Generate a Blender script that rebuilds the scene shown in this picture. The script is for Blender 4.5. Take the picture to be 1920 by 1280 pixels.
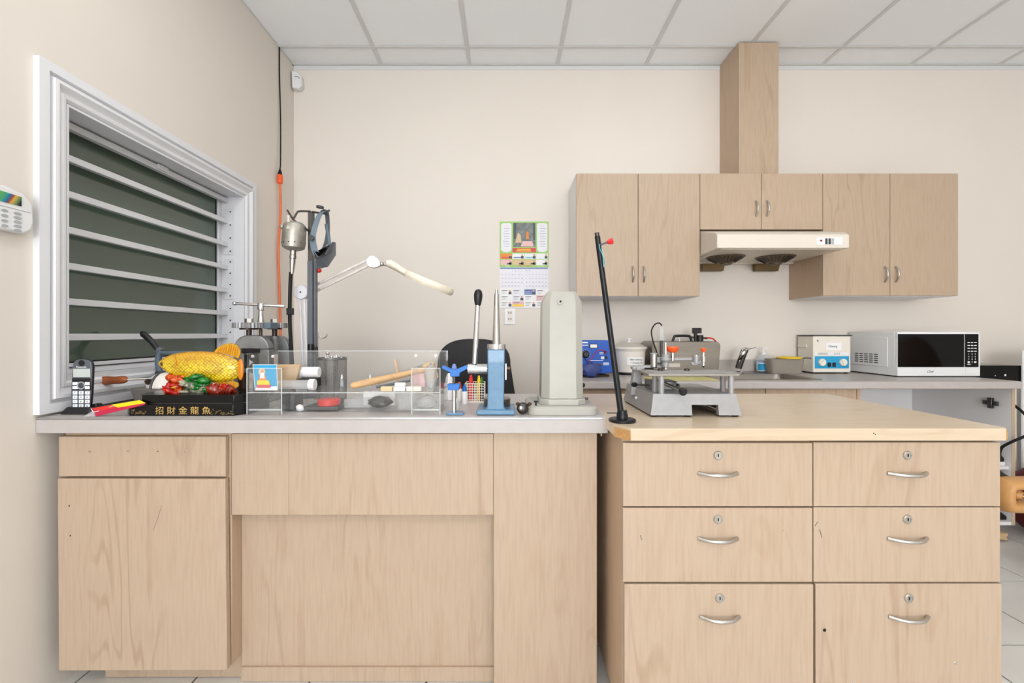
import bpy, bmesh, math, random
from mathutils import Vector, Matrix
random.seed(7)
S = bpy.context.scene
COL = S.collection
for o in list(bpy.data.objects): bpy.data.objects.remove(o)

# ------------------------------------------------------------------ camera
F, CX, CY, H = 850.0, 950.0, 625.0, 1.165          # focal length in px, vanishing point, eye height
cam_d = bpy.data.cameras.new('camera'); cam = bpy.data.objects.new('camera', cam_d); COL.objects.link(cam)
cam.location = (0, 0, H); cam.rotation_euler = (math.pi/2, 0, 0)
cam_d.sensor_width = 36; cam_d.lens = 36*F/1920
cam_d.shift_x = (960-CX)/1920; cam_d.shift_y = -(640-CY)/1920
cam_d.clip_start = 0.02
S.camera = cam
# ------------------------------------------------------------------ world, exposure
w = bpy.data.worlds.new('world'); S.world = w; w.use_nodes = True
w.node_tree.nodes['Background'].inputs[0].default_value = (0.9, 0.95, 1, 1)
w.node_tree.nodes['Background'].inputs[1].default_value = 0.3
vs = S.view_settings
vs.view_transform = 'Standard'; vs.look = 'None'; vs.gamma = 1; vs.use_curve_mapping = False
vs.exposure = -0.13
TROFFER = 6.5                                       # emission of the unseen ceiling troffers
FRONT_FILL = 380
al = bpy.data.lights.new('added_front_fill', 'AREA'); al.shape = 'RECTANGLE'; al.size = 3.2; al.size_y = 2.1; al.energy = FRONT_FILL; al.color = (.95, .965, 1)
ao = bpy.data.objects.new('added_front_fill', al); COL.objects.link(ao); ao.location = (.2, -6.85, 1.6); ao.rotation_euler = (math.pi/2, 0, 0)   # area fill added behind the camera for flat frontal light
S.cycles.transparent_max_bounces = 40
S.cycles.max_bounces = 14

# ------------------------------------------------------------------ helpers
def U(px, d): return (px-CX)*d/F
def V(py, d): return H-(py-CY)*d/F
def P(px, py, d): return Vector((U(px, d), d, V(py, d)))
def lin(c):
    return tuple(((v/255)/12.92 if v/255 <= .04045 else ((v/255+.055)/1.055)**2.4) for v in c)
def basis(ax):
    ax = Vector(ax).normalized()
    t = Vector((0, 0, 1)) if abs(ax.z) < .9 else Vector((1, 0, 0))
    u = ax.cross(t).normalized(); return u, ax.cross(u).normalized(), ax

class MB:
    def __init__(s): s.v = []; s.f = []; s.M = None
    def add(s, vs_, fs):
        n = len(s.v)
        s.v += [s.M @ Vector(p) if s.M else Vector(p) for p in vs_]
        s.f += [[i+n for i in f] for f in fs]; return s
    def box(s, x0, x1, y0, y1, z0, z1):
        if x0 > x1: x0, x1 = x1, x0
        if z0 > z1: z0, z1 = z1, z0
        if y0 > y1: y0, y1 = y1, y0
        return s.add([(x0,y0,z0),(x1,y0,z0),(x1,y1,z0),(x0,y1,z0),(x0,y0,z1),(x1,y0,z1),(x1,y1,z1),(x0,y1,z1)],
              [(0,3,2,1),(4,5,6,7),(0,1,5,4),(1,2,6,5),(2,3,7,6),(3,0,4,7)])
    def pbox(s, a, b, t, u, d0, d1): return s.box(U(a,d0), U(b,d0), d0, d1, V(u,d0), V(t,d0))
    def ring(s, c, u, v, r, n, r2=None):
        r2 = r if r2 is None else r2
        return [c+u*(r*math.cos(2*math.pi*i/n))+v*(r2*math.sin(2*math.pi*i/n)) for i in range(n)]
    def loft(s, rings, caps=True, closed=True):
        n = len(rings[0]); vs_ = [p for r in rings for p in r]; fs = []
        for j in range(len(rings)-1):
            for i in range(n if closed else n-1):
                k = (i+1) % n
                fs.append((j*n+i, j*n+k, (j+1)*n+k, (j+1)*n+i))
        if caps and closed:
            fs.append(tuple(range(n-1, -1, -1))); fs.append(tuple((len(rings)-1)*n+i for i in range(n)))
        return s.add(vs_, fs)
    def cyl(s, p0, p1, r0, r1=None, n=20):
        p0, p1 = Vector(p0), Vector(p1); r1 = r0 if r1 is None else r1
        u, v, a = basis(p1-p0)
        return s.loft([s.ring(p0, u, v, r0, n), s.ring(p1, u, v, r1, n)])
    def tube(s, pts, r, n=10):
        pts = [Vector(p) for p in pts]; m = len(pts)
        rs = r if isinstance(r, (list, tuple)) else [r]*m
        t0 = (pts[1]-pts[0]).normalized(); u, v, _ = basis(t0); R = []
        for i, p in enumerate(pts):
            t = (pts[min(i+1, m-1)]-pts[max(i-1, 0)]).normalized()
            q = t0.rotation_difference(t); u = q @ u; v = q @ v; t0 = t
            R.append(s.ring(p, u, v, rs[i], n))
        return s.loft(R)
    def lathe(s, prof, o, ax=(0,0,1), n=28):
        o = Vector(o); u, v, a = basis(ax)
        return s.loft([s.ring(o+a*h, u, v, max(r, 1e-5), n) for r, h in prof])
    def prism(s, pts, vec):
        pts = [Vector(p) for p in pts]; vec = Vector(vec)
        return s.loft([pts, [p+vec for p in pts]])
    def pprism(s, pts, d0, d1): return s.prism([P(x, y, d0) for x, y in pts], (0, d1-d0, 0))
    def ell(s, c, r, n=18, m=10, R=None):
        c = Vector(c); rings = []
        for j in range(m+1):
            th = math.pi*(j/m); th = min(max(th, .02), math.pi-.02)
            ring = []
            for i in range(n):
                a = 2*math.pi*i/n
                q = Vector((r[0]*math.sin(th)*math.cos(a), r[1]*math.sin(th)*math.sin(a), -r[2]*math.cos(th)))
                ring.append(c+(R @ q if R else q))
            rings.append(ring)
        return s.loft(rings)
    def ribbon(s, pts, wv, t):
        pts = [Vector(p) for p in pts]; wv = Vector(wv); R = []; m = len(pts)
        for i, p in enumerate(pts):
            tg = (pts[min(i+1, m-1)]-pts[max(i-1, 0)]).normalized()
            nn = tg.cross(wv).normalized()*t/2
            R.append([p-wv/2-nn, p+wv/2-nn, p+wv/2+nn, p-wv/2+nn])
        return s.loft(R)
    def build(s, name, m, parent=None, bevel=0, ang=35, kind=None, label=None, seg=2, subsurf=0):
        off = Vector((0,0,0))
        p = parent
        while p is not None: off += Vector(p.location); p = p.parent
        me = bpy.data.meshes.new(name)
        me.from_pydata([tuple(v-off) for v in s.v], [], s.f)
        bm = bmesh.new(); bm.from_mesh(me); bmesh.ops.recalc_face_normals(bm, faces=bm.faces); bm.to_mesh(me); bm.free()
        me.polygons.foreach_set('use_smooth', [True]*len(me.polygons)); me.set_sharp_from_angle(angle=math.radians(ang))
        me.materials.append(M[m] if isinstance(m, str) else m)
        o = bpy.data.objects.new(name, me); COL.objects.link(o); o.parent = parent
        if bevel:
            b = o.modifiers.new('bevel', 'BEVEL'); b.width = bevel; b.segments = seg; b.limit_method = 'ANGLE'; b.angle_limit = .6
        if subsurf:
            b = o.modifiers.new('sub', 'SUBSURF'); b.levels = b.render_levels = subsurf
        if kind: o['kind'] = kind
        if label: o['label'] = label
        return o
def tag(o, label, cat, group=None, kind=None):
    o['label'] = label; o['category'] = cat
    if group: o['group'] = group
    if kind: o['kind'] = kind
    return o
def thing(name, label, cat, loc=(0,0,0), group=None):
    o = bpy.data.objects.new(name, None); COL.objects.link(o); o.location = loc; o.empty_display_size = .05
    return tag(o, label, cat, group)
def setting(name, loc=(0,0,0)):
    o = bpy.data.objects.new(name, None); COL.objects.link(o); o.location = loc; o['kind'] = 'structure'; return o
def bez(pts, n=10):
    """Catmull-Rom through points"""
    pts = [Vector(p) for p in pts]; out = []
    Q = [pts[0]*2-pts[1]]+pts+[pts[-1]*2-pts[-2]]
    for i in range(1, len(Q)-2):
        a, b, c, d = Q[i-1:i+3]
        for k in range(n):
            t = k/n
            out.append(.5*((2*b)+(c-a)*t+(2*a-5*b+4*c-d)*t*t+(3*b-a-3*c+d)*t**3))
    out.append(pts[-1]); return out
def text(name, s, size, loc, m, parent, face='front', align='CENTER', squeeze=1.0, thick=.0003, shear=0):
    c = bpy.data.curves.new(name, 'FONT'); c.body = s; c.size = size; c.align_x = align; c.align_y = 'CENTER'; c.resolution_u = 2; c.shear = shear
    c.extrude = thick
    o = bpy.data.objects.new('t', c); COL.objects.link(o)
    me = bpy.data.meshes.new_from_object(o.evaluated_get(bpy.context.evaluated_depsgraph_get()))
    bpy.data.objects.remove(o); bpy.data.curves.remove(c)
    off = Vector((0,0,0)); p = parent
    while p is not None: off += Vector(p.location); p = p.parent
    L = Vector(loc)-off
    if face == 'front': R = Matrix.Rotation(math.pi/2, 4, 'X')
    elif face == 'right': R = Matrix.Rotation(math.pi/2, 4, 'Z') @ Matrix.Rotation(math.pi/2, 4, 'X')
    else: R = face
    me.transform(Matrix.Translation(L) @ R @ Matrix.Diagonal((squeeze, 1, 1, 1)))
    me.materials.clear(); me.materials.append(M[m]); me.name = name
    q = bpy.data.objects.new(name, me); COL.objects.link(q); q.parent = parent; return q

# ------------------------------------------------------------------ materials
M = {}
def mat(name, rgb, rough=.5, metal=0, var=0, vscale=20, bump=0, bscale=200, trans=0, ior=1.45, coat=0, spec=.5, emit=0, stretch=(1,1,1)):
    m = bpy.data.materials.new(name); m.use_nodes = True; nt = m.node_tree; b = nt.nodes['Principled BSDF']
    c = (*lin(rgb), 1)
    b.inputs['Base Color'].default_value = c; b.inputs['Roughness'].default_value = rough; b.inputs['Metallic'].default_value = metal
    b.inputs['Transmission Weight'].default_value = trans; b.inputs['IOR'].default_value = ior
    b.inputs['Coat Weight'].default_value = coat; b.inputs['Specular IOR Level'].default_value = spec
    if emit:
        b.inputs['Emission Color'].default_value = c; b.inputs['Emission Strength'].default_value = emit
    tc = nt.nodes.new('ShaderNodeTexCoord'); mp = nt.nodes.new('ShaderNodeMapping'); mp.inputs['Scale'].default_value = stretch
    nt.links.new(tc.outputs['Object'], mp.inputs[0])
    if var:
        n = nt.nodes.new('ShaderNodeTexNoise'); n.inputs['Scale'].default_value = vscale; n.inputs['Detail'].default_value = 5
        nt.links.new(mp.outputs[0], n.inputs['Vector'])
        r = nt.nodes.new('ShaderNodeMapRange'); r.inputs[1].default_value = .3; r.inputs[2].default_value = .7
        r.inputs[3].default_value = 1-var; r.inputs[4].default_value = 1+var
        nt.links.new(n.outputs[0], r.inputs[0])
        mx = nt.nodes.new('ShaderNodeMix'); mx.data_type = 'RGBA'; mx.blend_type = 'MULTIPLY'; mx.inputs[0].default_value = 1
        mx.inputs[6].default_value = c; nt.links.new(r.outputs[0], mx.inputs[7]); nt.links.new(mx.outputs[2], b.inputs['Base Color'])
    if bump:
        n2 = nt.nodes.new('ShaderNodeTexNoise'); n2.inputs['Scale'].default_value = bscale; n2.inputs['Detail'].default_value = 3
        nt.links.new(mp.outputs[0], n2.inputs['Vector'])
        bp = nt.nodes.new('ShaderNodeBump'); bp.inputs['Strength'].default_value = bump; bp.inputs['Distance'].default_value = .002
        nt.links.new(n2.outputs[0], bp.inputs['Height']); nt.links.new(bp.outputs[0], b.inputs['Normal'])
    M[name] = m; return m
def wood(name, base, dark, axis='z', rough=.38):
    """pale maple laminate, grain along one axis, each panel offset at random"""
    m = bpy.data.materials.new(name); m.use_nodes = True; nt = m.node_tree; b = nt.nodes['Principled BSDF']; N = nt.nodes.new; L = nt.links.new
    tc = N('ShaderNodeTexCoord'); oi = N('ShaderNodeObjectInfo'); ad = N('ShaderNodeVectorMath'); ad.operation = 'ADD'
    ml = N('ShaderNodeMath'); ml.operation = 'MULTIPLY'; ml.inputs[1].default_value = 13.7; L(oi.outputs['Random'], ml.inputs[0])
    L(tc.outputs['Object'], ad.inputs[0]); L(ml.outputs[0], ad.inputs[1])
    def mapped(sc):
        mp = N('ShaderNodeMapping'); mp.inputs['Scale'].default_value = sc; L(ad.outputs[0], mp.inputs[0]); return mp
    k = {'z': (1,1,.07), 'x': (.07,1,1), 'y': (1,.07,1)}[axis]
    fine = N('ShaderNodeTexNoise'); fine.inputs['Scale'].default_value = 120; fine.inputs['Detail'].default_value = 4
    L(mapped(k).outputs[0], fine.inputs['Vector'])
    k2 = {'z': (1,1,.16), 'x': (.16,1,1), 'y': (1,.16,1)}[axis]
    big = N('ShaderNodeTexNoise'); big.inputs['Scale'].default_value = 6.5; big.inputs['Detail'].default_value = 2; big.inputs['Distortion'].default_value = .6
    L(mapped(k2).outputs[0], big.inputs['Vector'])
    rg = N('ShaderNodeMath'); rg.operation = 'MULTIPLY'; rg.inputs[1].default_value = 46; L(big.outputs[0], rg.inputs[0])
    sn = N('ShaderNodeMath'); sn.operation = 'SINE'; L(rg.outputs[0], sn.inputs[0])
    pw = N('ShaderNodeMapRange'); pw.inputs[1].default_value = .55; pw.inputs[2].default_value = 1; L(sn.outputs[0], pw.inputs[0])
    patch = N('ShaderNodeTexNoise'); patch.inputs['Scale'].default_value = 4; L(mapped(k2).outputs[0], patch.inputs['Vector'])
    pr = N('ShaderNodeMapRange'); pr.inputs[1].default_value = .45; pr.inputs[2].default_value = .7; L(patch.outputs[0], pr.inputs[0])
    gm = N('ShaderNodeMath'); gm.operation = 'MULTIPLY'; L(pw.outputs[0], gm.inputs[0]); L(pr.outputs[0], gm.inputs[1])
    fr = N('ShaderNodeMapRange'); fr.inputs[1].default_value = .4; fr.inputs[2].default_value = .8; fr.inputs[4].default_value = .4; L(fine.outputs[0], fr.inputs[0])
    g2 = N('ShaderNodeMath'); g2.operation = 'MULTIPLY_ADD'; g2.inputs[1].default_value = .55; L(gm.outputs[0], g2.inputs[0]); L(fr.outputs[0], g2.inputs[2])
    mx = N('ShaderNodeMix'); mx.data_type = 'RGBA'; mx.inputs[6].default_value = (*lin(base), 1); mx.inputs[7].default_value = (*lin(dark), 1)
    L(g2.outputs[0], mx.inputs[0]); L(mx.outputs[2], b.inputs['Base Color'])
    b.inputs['Roughness'].default_value = rough
    M[name] = m
def clear(name, tint, alpha, rough=.03, gloss=.12):
    """thin clear plastic: mostly transparent, Fresnel gloss, a trace of milky diffuse"""
    m = bpy.data.materials.new(name); m.use_nodes = True; nt = m.node_tree; N = nt.nodes.new; L = nt.links.new
    nt.nodes.remove(nt.nodes['Principled BSDF']); out = nt.nodes['Material Output']
    tr = N('ShaderNodeBsdfTransparent'); tr.inputs[0].default_value = (*[min(1, v**.12) for v in lin(tint)], 1)
    df = N('ShaderNodeBsdfDiffuse'); df.inputs[0].default_value = (*lin(tint), 1)
    gl = N('ShaderNodeBsdfGlossy'); gl.inputs['Roughness'].default_value = rough
    m1 = N('ShaderNodeMixShader'); m1.inputs[0].default_value = alpha; L(tr.outputs[0], m1.inputs[1]); L(df.outputs[0], m1.inputs[2])
    lw = N('ShaderNodeLayerWeight'); lw.inputs[0].default_value = .5
    pw = N('ShaderNodeMath'); pw.operation = 'POWER'; pw.inputs[1].default_value = 4; L(lw.outputs['Facing'], pw.inputs[0])
    sc = N('ShaderNodeMath'); sc.operation = 'MULTIPLY_ADD'; sc.inputs[1].default_value = gloss*2.5; sc.inputs[2].default_value = .025; L(pw.outputs[0], sc.inputs[0])
    m2 = N('ShaderNodeMixShader'); L(sc.outputs[0], m2.inputs[0]); L(m1.outputs[0], m2.inputs[1]); L(gl.outputs[0], m2.inputs[2])
    L(m2.outputs[0], out.inputs[0]); M[name] = m
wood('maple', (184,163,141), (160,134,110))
wood('maple_side', (194,169,143), (172,143,115))  # same laminate as maple, toned separately for the light on side faces
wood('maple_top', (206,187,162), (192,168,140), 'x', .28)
mat('wall_paint', (226,219,210), .6, var=.012, vscale=2, bump=.03, bscale=300)
mat('ceiling_tile', (247,250,254), .8, var=.015, vscale=3, bump=.15, bscale=400)
mat('ceiling_grid', (216,217,217), .5)
mat('grout', (70,68,66), .9); mat('floor_tile', (222,221,216), .25, var=.03, vscale=6)
mat('white_trim', (224,225,229), .35); mat('white_metal', (218,219,222), .35)
mat('window_glass', (84,98,86), .04, ior=1.6, var=.05, vscale=1.5)
mat('black_seal', (16,16,17), .5)
mat('laminate_white', (182,176,174), .35, var=.03, vscale=30)
mat('laminate_grey', (182,175,169), .3, var=.04, vscale=25)
mat('alu', (190,190,192), .3, 1)
mat('chrome', (215,215,217), .12, 1); mat('satin', (190,187,182), .32, 1)
mat('steel', (140,134,127), .36, 1, var=.08, vscale=8, stretch=(1,1,6))
mat('dark_steel', (88,86,85), .4, 1, var=.15, vscale=30)
mat('brass_dark', (110,92,66), .45, .8)
mat('plastic_white', (232,233,234), .35); mat('plastic_cream', (232,226,214), .45, var=.03, vscale=15)
mat('plastic_black', (22,22,24), .4); mat('rubber', (18,18,18), .7)
mat('plastic_grey', (92,97,104), .4); mat('grey_blue', (92,108,120), .45); mat('grey_dark', (62,64,67), .45)
mat('phone_grey', (98,102,110), .3, .3); mat('lcd', (188,196,192), .2); mat('key_white', (232,234,238), .4); mat('key_grey', (170,176,180), .5)
mat('cabinet_white', (232,231,231), .4); mat('dark_hole', (14,13,12), .8)
mat('hood_cream', (222,214,202), .35); mat('hood_under', (214,204,190), .35); mat('grease', (92,78,60), .5, .3, var=.3, vscale=40)
mat('red', (214,40,34), .4); mat('orange', (240,92,36), .4); mat('orange_cord', (226,112,58), .5); mat('yellow', (246,206,24), .45)
mat('magenta', (188,34,72), .4); mat('green', (30,130,44), .2, trans=.2); mat('paper', (240,240,240), .7); mat('ink', (40,42,56), .7)
mat('blue_paint', (88,130,162), .35, bump=.35, bscale=260, coat=.3, var=.08, vscale=60); mat('blue_bright', (16,104,190), .35)
mat('blue_box', (10,84,184), .4); mat('blue_bag', (52,66,128), .45, bump=.5, bscale=40)
mat('machine_grey', (172,171,163), .38, var=.025, vscale=20); mat('plate_grey', (150,146,140), .5, .4)
mat('engraver_grey', (158,158,159), .45, .25, var=.05, vscale=40)
mat('cast_grey', (140,141,142), .45, .6, var=.12, vscale=60)
mat('black_iron', (26,28,32), .32, .4); mat('chair_fabric', (38,38,40), .7, bump=.2, bscale=900)
mat('tan_leather', (188,140,86), .45, bump=.3, bscale=60, var=.1, vscale=14); mat('dark_red', (92,16,20), .6)
mat('wood_handle', (150,82,44), .4, var=.25, vscale=40, stretch=(.2,1,1)); mat('wood_raw', (206,168,122), .55, var=.15, vscale=60, stretch=(.15,1,1))
mat('cardboard', (206,176,136), .7); mat('particle', (190,146,92), .9, var=.35, vscale=300, bump=.6, bscale=500)
mat('lacquer', (8,8,9), .2, spec=.35); mat('gold', (198,166,96), .4, .3); mat('gold_dim', (150,126,76), .5, .2)
mat('coral_orange', (232,92,24), .12, trans=.35, var=.4, vscale=60); mat('coral_red', (196,34,20), .12, trans=.3, var=.4, vscale=60)
mat('coral_clear', (226,226,200), .08, trans=.6, var=.2, vscale=60); mat('coral_brown', (160,52,34), .14, trans=.3, var=.5, vscale=80)
mat('leaf_green', (24,128,40), .12, trans=.3, var=.4, vscale=60)
mat('fin', (222,168,30), .2, trans=.35, var=.25, vscale=250, stretch=(1,1,.1)); mat('tail', (228,136,20), .25, trans=.2)
mat('teal', (120,190,196), .5); mat('motor', (168,165,156), .42, .7, var=.12, vscale=50); mat('dirty_white', (214,208,204), .4, var=.12, vscale=60)
mat('lamp_cream', (232,222,204), .45, var=.08, vscale=60); mat('lamp_white', (226,226,232), .4)
mat('glass_dark', (8,9,11), .08, spec=.22); mat('brown_dark', (58,36,28), .35); mat('ceramic', (226,220,212), .3)
mat('sky_blue', (40,158,206), .4); mat('stone_grey', (196,190,180), .4); mat('gel', (210,225,235), .1)
mat('cal_green', (156,204,110), .6); mat('cal_pale', (232,232,240), .6); mat('cal_red', (206,84,84), .6); mat('cal_blue', (120,140,190), .6)
mat('cal_orange', (228,140,70), .6); mat('cal_sand', (216,190,150), .6); mat('cal_pink', (230,190,190), .6); mat('skin_tone', (206,160,130), .6)
mat('cal_paint', (120,128,126), .6, var=.35, vscale=30); mat('cal_dark', (80,84,96), .6); mat('diffuser', (253,253,252), .5, emit=TROFFER)
mat('sparkle', (200,200,205), .25, .9, var=.4, vscale=200)
clear('acrylic', (238,240,240), .035); clear('clear_bag', (214,216,218), .32, .2, .2); clear('vial', (235,236,238), .30, .15)
clear('bottle', (220,232,240), .25, .05, .2); clear('tub', (180,172,160), .5, .25, .2); clear('acrylic_edge', (236,240,240), .5)
# fish: amber glass with scale relief
def fish_mat():
    mat('fish', (236,192,16), .14, trans=.12, coat=.5)
    m = M['fish']; nt = m.node_tree; b = nt.nodes['Principled BSDF']; N = nt.nodes.new; L = nt.links.new
    tc = N('ShaderNodeTexCoord'); mp = N('ShaderNodeMapping'); mp.inputs['Scale'].default_value = (1, .6, 1.15); mp.inputs['Rotation'].default_value = (0, math.radians(45), 0)
    vo = N('ShaderNodeTexVoronoi'); vo.inputs['Scale'].default_value = 120; vo.inputs['Randomness'].default_value = .3; L(tc.outputs['Object'], mp.inputs[0]); L(mp.outputs[0], vo.inputs['Vector'])
    bp = N('ShaderNodeBump'); bp.inputs['Strength'].default_value = .9; bp.inputs['Distance'].default_value = .003
    L(vo.outputs['Distance'], bp.inputs['Height']); L(bp.outputs[0], b.inputs['Normal'])
    r = N('ShaderNodeValToRGB'); r.color_ramp.elements[0].color = (*lin((252,226,36)),1); r.color_ramp.elements[1].color = (*lin((168,124,10)),1)
    r.color_ramp.elements[0].position = .25; r.color_ramp.elements[1].position = .75
    L(vo.outputs['Distance'], r.inputs[0])
    sx = N('ShaderNodeSeparateXYZ'); L(tc.outputs['Object'], sx.inputs[0])
    mr = N('ShaderNodeMapRange'); mr.inputs[1].default_value = .155; mr.inputs[2].default_value = .215; L(sx.outputs[2], mr.inputs[0])
    mx = N('ShaderNodeMix'); mx.data_type = 'RGBA'; L(mr.outputs[0], mx.inputs[0]); L(r.outputs[0], mx.inputs[6]); mx.inputs[7].default_value = (*lin((206,138,44)),1)
    L(mx.outputs[2], b.inputs['Base Color'])
fish_mat()

# ================================================================== SETTING
XL, YB, XR, YR, ZC = -1.48, 3.15, 4.66, -6.6, 3.025
ZB = H-.263                                        # height of every worktop
# floor
fl = setting('floor'); b = MB(); b.box(XL-.15, XR+.1, YR-.1, YB+.1, -.1, -.004); b.build('subfloor', 'grout', fl)
TX, TY = .391, .438
tile_me = None
for ix in range(-5, 13):
    for iy in range(-3, 3):
        cx0, cy0 = 1.69+(ix-4)*TX, 1.701+iy*TY
        if cx0+TX < XL-.14 or cx0 > XR or cy0+TY > YB+.2: continue
        if tile_me is None:
            b = MB(); b.box(0, TX-.007, 0, TY-.007, -.01, 0); o = b.build('floor_tile', 'floor_tile', fl, .0015); tile_me = o.data
        else:
            o = bpy.data.objects.new('floor_tile', tile_me); COL.objects.link(o); o.parent = fl
        o.location = (cx0, cy0, 0)
b = MB(); b.box(XL-.1, XR, YR, 1.701-3*TY-.007, -.01, 0); b.build('floor_field', 'floor_tile', fl)
# walls
OY0, OY1, OZ0, OZ1 = 1.517, 2.548, H-.157, H+.77
b = MB()
b.box(XL-.2, XL, YR, OY0, 0, ZC+.1); b.box(XL-.2, XL, OY1, YB+.2, 0, ZC+.1)
b.box(XL-.2, XL, OY0, OY1, 0, OZ0); b.box(XL-.2, XL, OY0, OY1, OZ1, ZC+.1)
b.build('wall_left', 'wall_paint', kind='structure')
b = MB(); b.box(XL, XR+.2, YB, YB+.2, 0, ZC+.1); b.build('wall_back', 'wall_paint', kind='structure')
b = MB(); b.box(XR, XR+.2, YR, YB, 0, ZC+.1); b.build('wall_right', 'wall_paint', kind='structure')
SW = (-1.4, 1.8, .5, 2.7)                           # unseen opening added behind the camera to let the fill in
b = MB(); b.box(XL-.2, SW[0], YR-.2, YR, 0, ZC+.1); b.box(SW[1], XR+.2, YR-.2, YR, 0, ZC+.1); b.box(SW[0], SW[1], YR-.2, YR, 0, SW[2]); b.box(SW[0], SW[1], YR-.2, YR, SW[3], ZC+.1)
b.build('wall_front', 'wall_paint', kind='structure')
w2 = setting('added_window', (.2, YR, .5))  # frame of the added window around the fill, never in view
b = MB()
for q in range(5):
    x = SW[0]+(SW[1]-SW[0]-.06)*q/4; b.box(x, x+.06, YR-.14, YR-.06, SW[2], SW[3])
b.box(SW[0], SW[1], YR-.14, YR-.06, SW[2], SW[2]+.06); b.box(SW[0], SW[1], YR-.14, YR-.06, SW[3]-.06, SW[3]); b.build('mullions', 'white_metal', w2)
# ceiling: lay-in tiles on a T-bar grid
ce = setting('ceiling'); b = MB(); b.box(XL-.2, XR+.2, YR-.2, YB+.2, ZC+.12, ZC+.2); b.build('ceiling_slab', 'ceiling_tile', ce)
gx = [XL]+[-.867+.61*i for i in range(10)]; gx = [x for x in gx if x < XR-.05]+[XR]
gy = [YR]+[y for y in (2.944-1.22*i for i in range(7, -1, -1))]+[YB]; NR = len(gy)-2
lights = {(c_, NR-r_) for c_, r_ in ((1,2),(4,2),(1,4),(3,4),(6,4),(1,6),(3,6),(6,6))}  # out of view, placed to balance the light; rear rows added for ambient
def troffer(x0, x1, y0, y1, lab):
    t = thing('unseen_ceiling_light', lab, 'light', ((x0+x1)/2, (y0+y1)/2, ZC), 'recessed ceiling lights')
    b = MB(); e = .03
    for q in ((x0,x0+e,y0,y1),(x1-e,x1,y0,y1),(x0+e,x1-e,y0,y0+e),(x0+e,x1-e,y1-e,y1)): b.box(q[0],q[1],q[2],q[3], ZC-.001, ZC+.06)
    b.build('frame', 'white_metal', t)
    b = MB(); b.box(x0+e, x1-e, y0+e, y1-e, ZC+.003, ZC+.012); b.build('diffuser', 'diffuser', t)
meshes = {}
for i in range(len(gx)-1):
    for j in range(len(gy)-1):
        x0, x1, y0, y1 = gx[i]+.004, gx[i+1]-.004, gy[j]+.004, gy[j+1]-.004
        if (i, j) in lights:
            troffer(x0, x1, y0, y1, 'unseen recessed ceiling light panel above the %s, %s' % ({4:'drawer unit', 6:'right side', 1:'bench side', 3:'room middle'}[i], {2:'nearest the back wall', 4:'in the added middle row of lights', 6:'in the added row by the front wall'}[NR-j])); continue
        k = (round(x1-x0, 3), round(y1-y0, 3))
        if k not in meshes:
            b = MB(); b.box(0, x1-x0, 0, y1-y0, ZC+.002, ZC+.015); o = b.build('ceiling_tile', 'ceiling_tile', ce); meshes[k] = o.data
        else:
            o = bpy.data.objects.new('ceiling_tile', meshes[k]); COL.objects.link(o); o.parent = ce
        o.location = (x0, y0, 0)
for x in gx[1:-1]:
    b = MB(); b.box(x-.012, x+.012, YR, YB-.02, ZC-.003, ZC+.001); b.box(x-.002, x+.002, YR, YB-.02, ZC, ZC+.03); b.build('grid_bar', 'ceiling_grid', ce)
for y in gy[1:-1]:
    b = MB(); b.box(XL, XR, y-.012, y+.012, ZC-.0035, ZC+.0005); b.box(XL, XR, y-.002, y+.002, ZC, ZC+.03); b.build('grid_bar', 'ceiling_grid', ce)
for q in ((XL, XR, YB-.024, YB), (XL, XR, YR, YR+.024), (XL, XL+.006, YR, YB), (XR-.024, XR, YR, YB)):
    b = MB(); b.box(*q, ZC-.004, ZC); b.build('wall_angle', 'ceiling_grid', ce)
b = MB(); b.box(XL, XR, YB-.003, YB, ZC-.03, ZC-.004); b.build('wall_angle', 'ceiling_grid', ce)
# window
wn = setting('window_1', (XL, (OY0+OY1)/2, OZ0))
prof = [(0,0),(0,.020),(.030,.022),(.033,.010),(.040,.012),(.045,.026),(.056,.028),(.068,.018),(.076,.014),(.080,.018),(.090,.016),(.098,.008),(.1,0)]
ya, yb_, za, zb = OY0-.1, OY1+.1, OZ0-.1+.002, OZ1+.1
b = MB(); rings = []
for u, p in prof: rings.append([(XL+p, ya+u, za+u), (XL+p, yb_-u, za+u), (XL+p, yb_-u, zb-u), (XL+p, ya+u, zb-u)])
b.loft(rings, caps=False); b.build('casing', 'white_trim', wn, ang=25)
JX = XL-.17
b = MB(); t = .008
b.box(JX, XL+.008, OY0, OY0+t, OZ0, OZ1); b.box(JX, XL+.008, OY1-t, OY1, OZ0, OZ1); b.box(JX, XL+.008, OY0+t, OY1-t, OZ1-t, OZ1); b.box(JX, XL+.008, OY0+t, OY1-t, OZ0, OZ0+t)
b.build('jamb', 'white_trim', wn)
b = MB(); s_ = .04; y0, y1, z0, z1 = OY0+t, OY1-t, OZ0+t, OZ1-t; x0, x1 = XL-.165, XL-.115
b.box(x0, x1, y0, y0+s_, z0, z1); b.box(x0, x1, y1-.03, y1, z0, z1); b.box(x0, x1, y0+s_, y1-.03, z1-.02, z1); b.box(x0, x1, y0+s_, y1-.03, z0, z0+s_)
b.build('sash_frame', 'white_trim', wn, .003)
b = MB(); x0, x1 = XL-.135, XL-.128
y0b, y1b, z0b, z1b = y0+s_, y1-.03, z0+s_, z1-.02
b.box(x0-.001, x1+.003, y0b, y0b+.008, z0b, z1b); b.box(x0-.001, x1+.003, y1b-.008, y1b, z0b, z1b); b.box(x0-.001, x1+.003, y0b, y1b, z0b, z0b+.006)
b.build('gasket', 'black_seal', wn)
b = MB(); b.box(x0, x1, y0b, y1b, z0b, z1b); b.build('pane', 'window_glass', wn)
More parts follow.
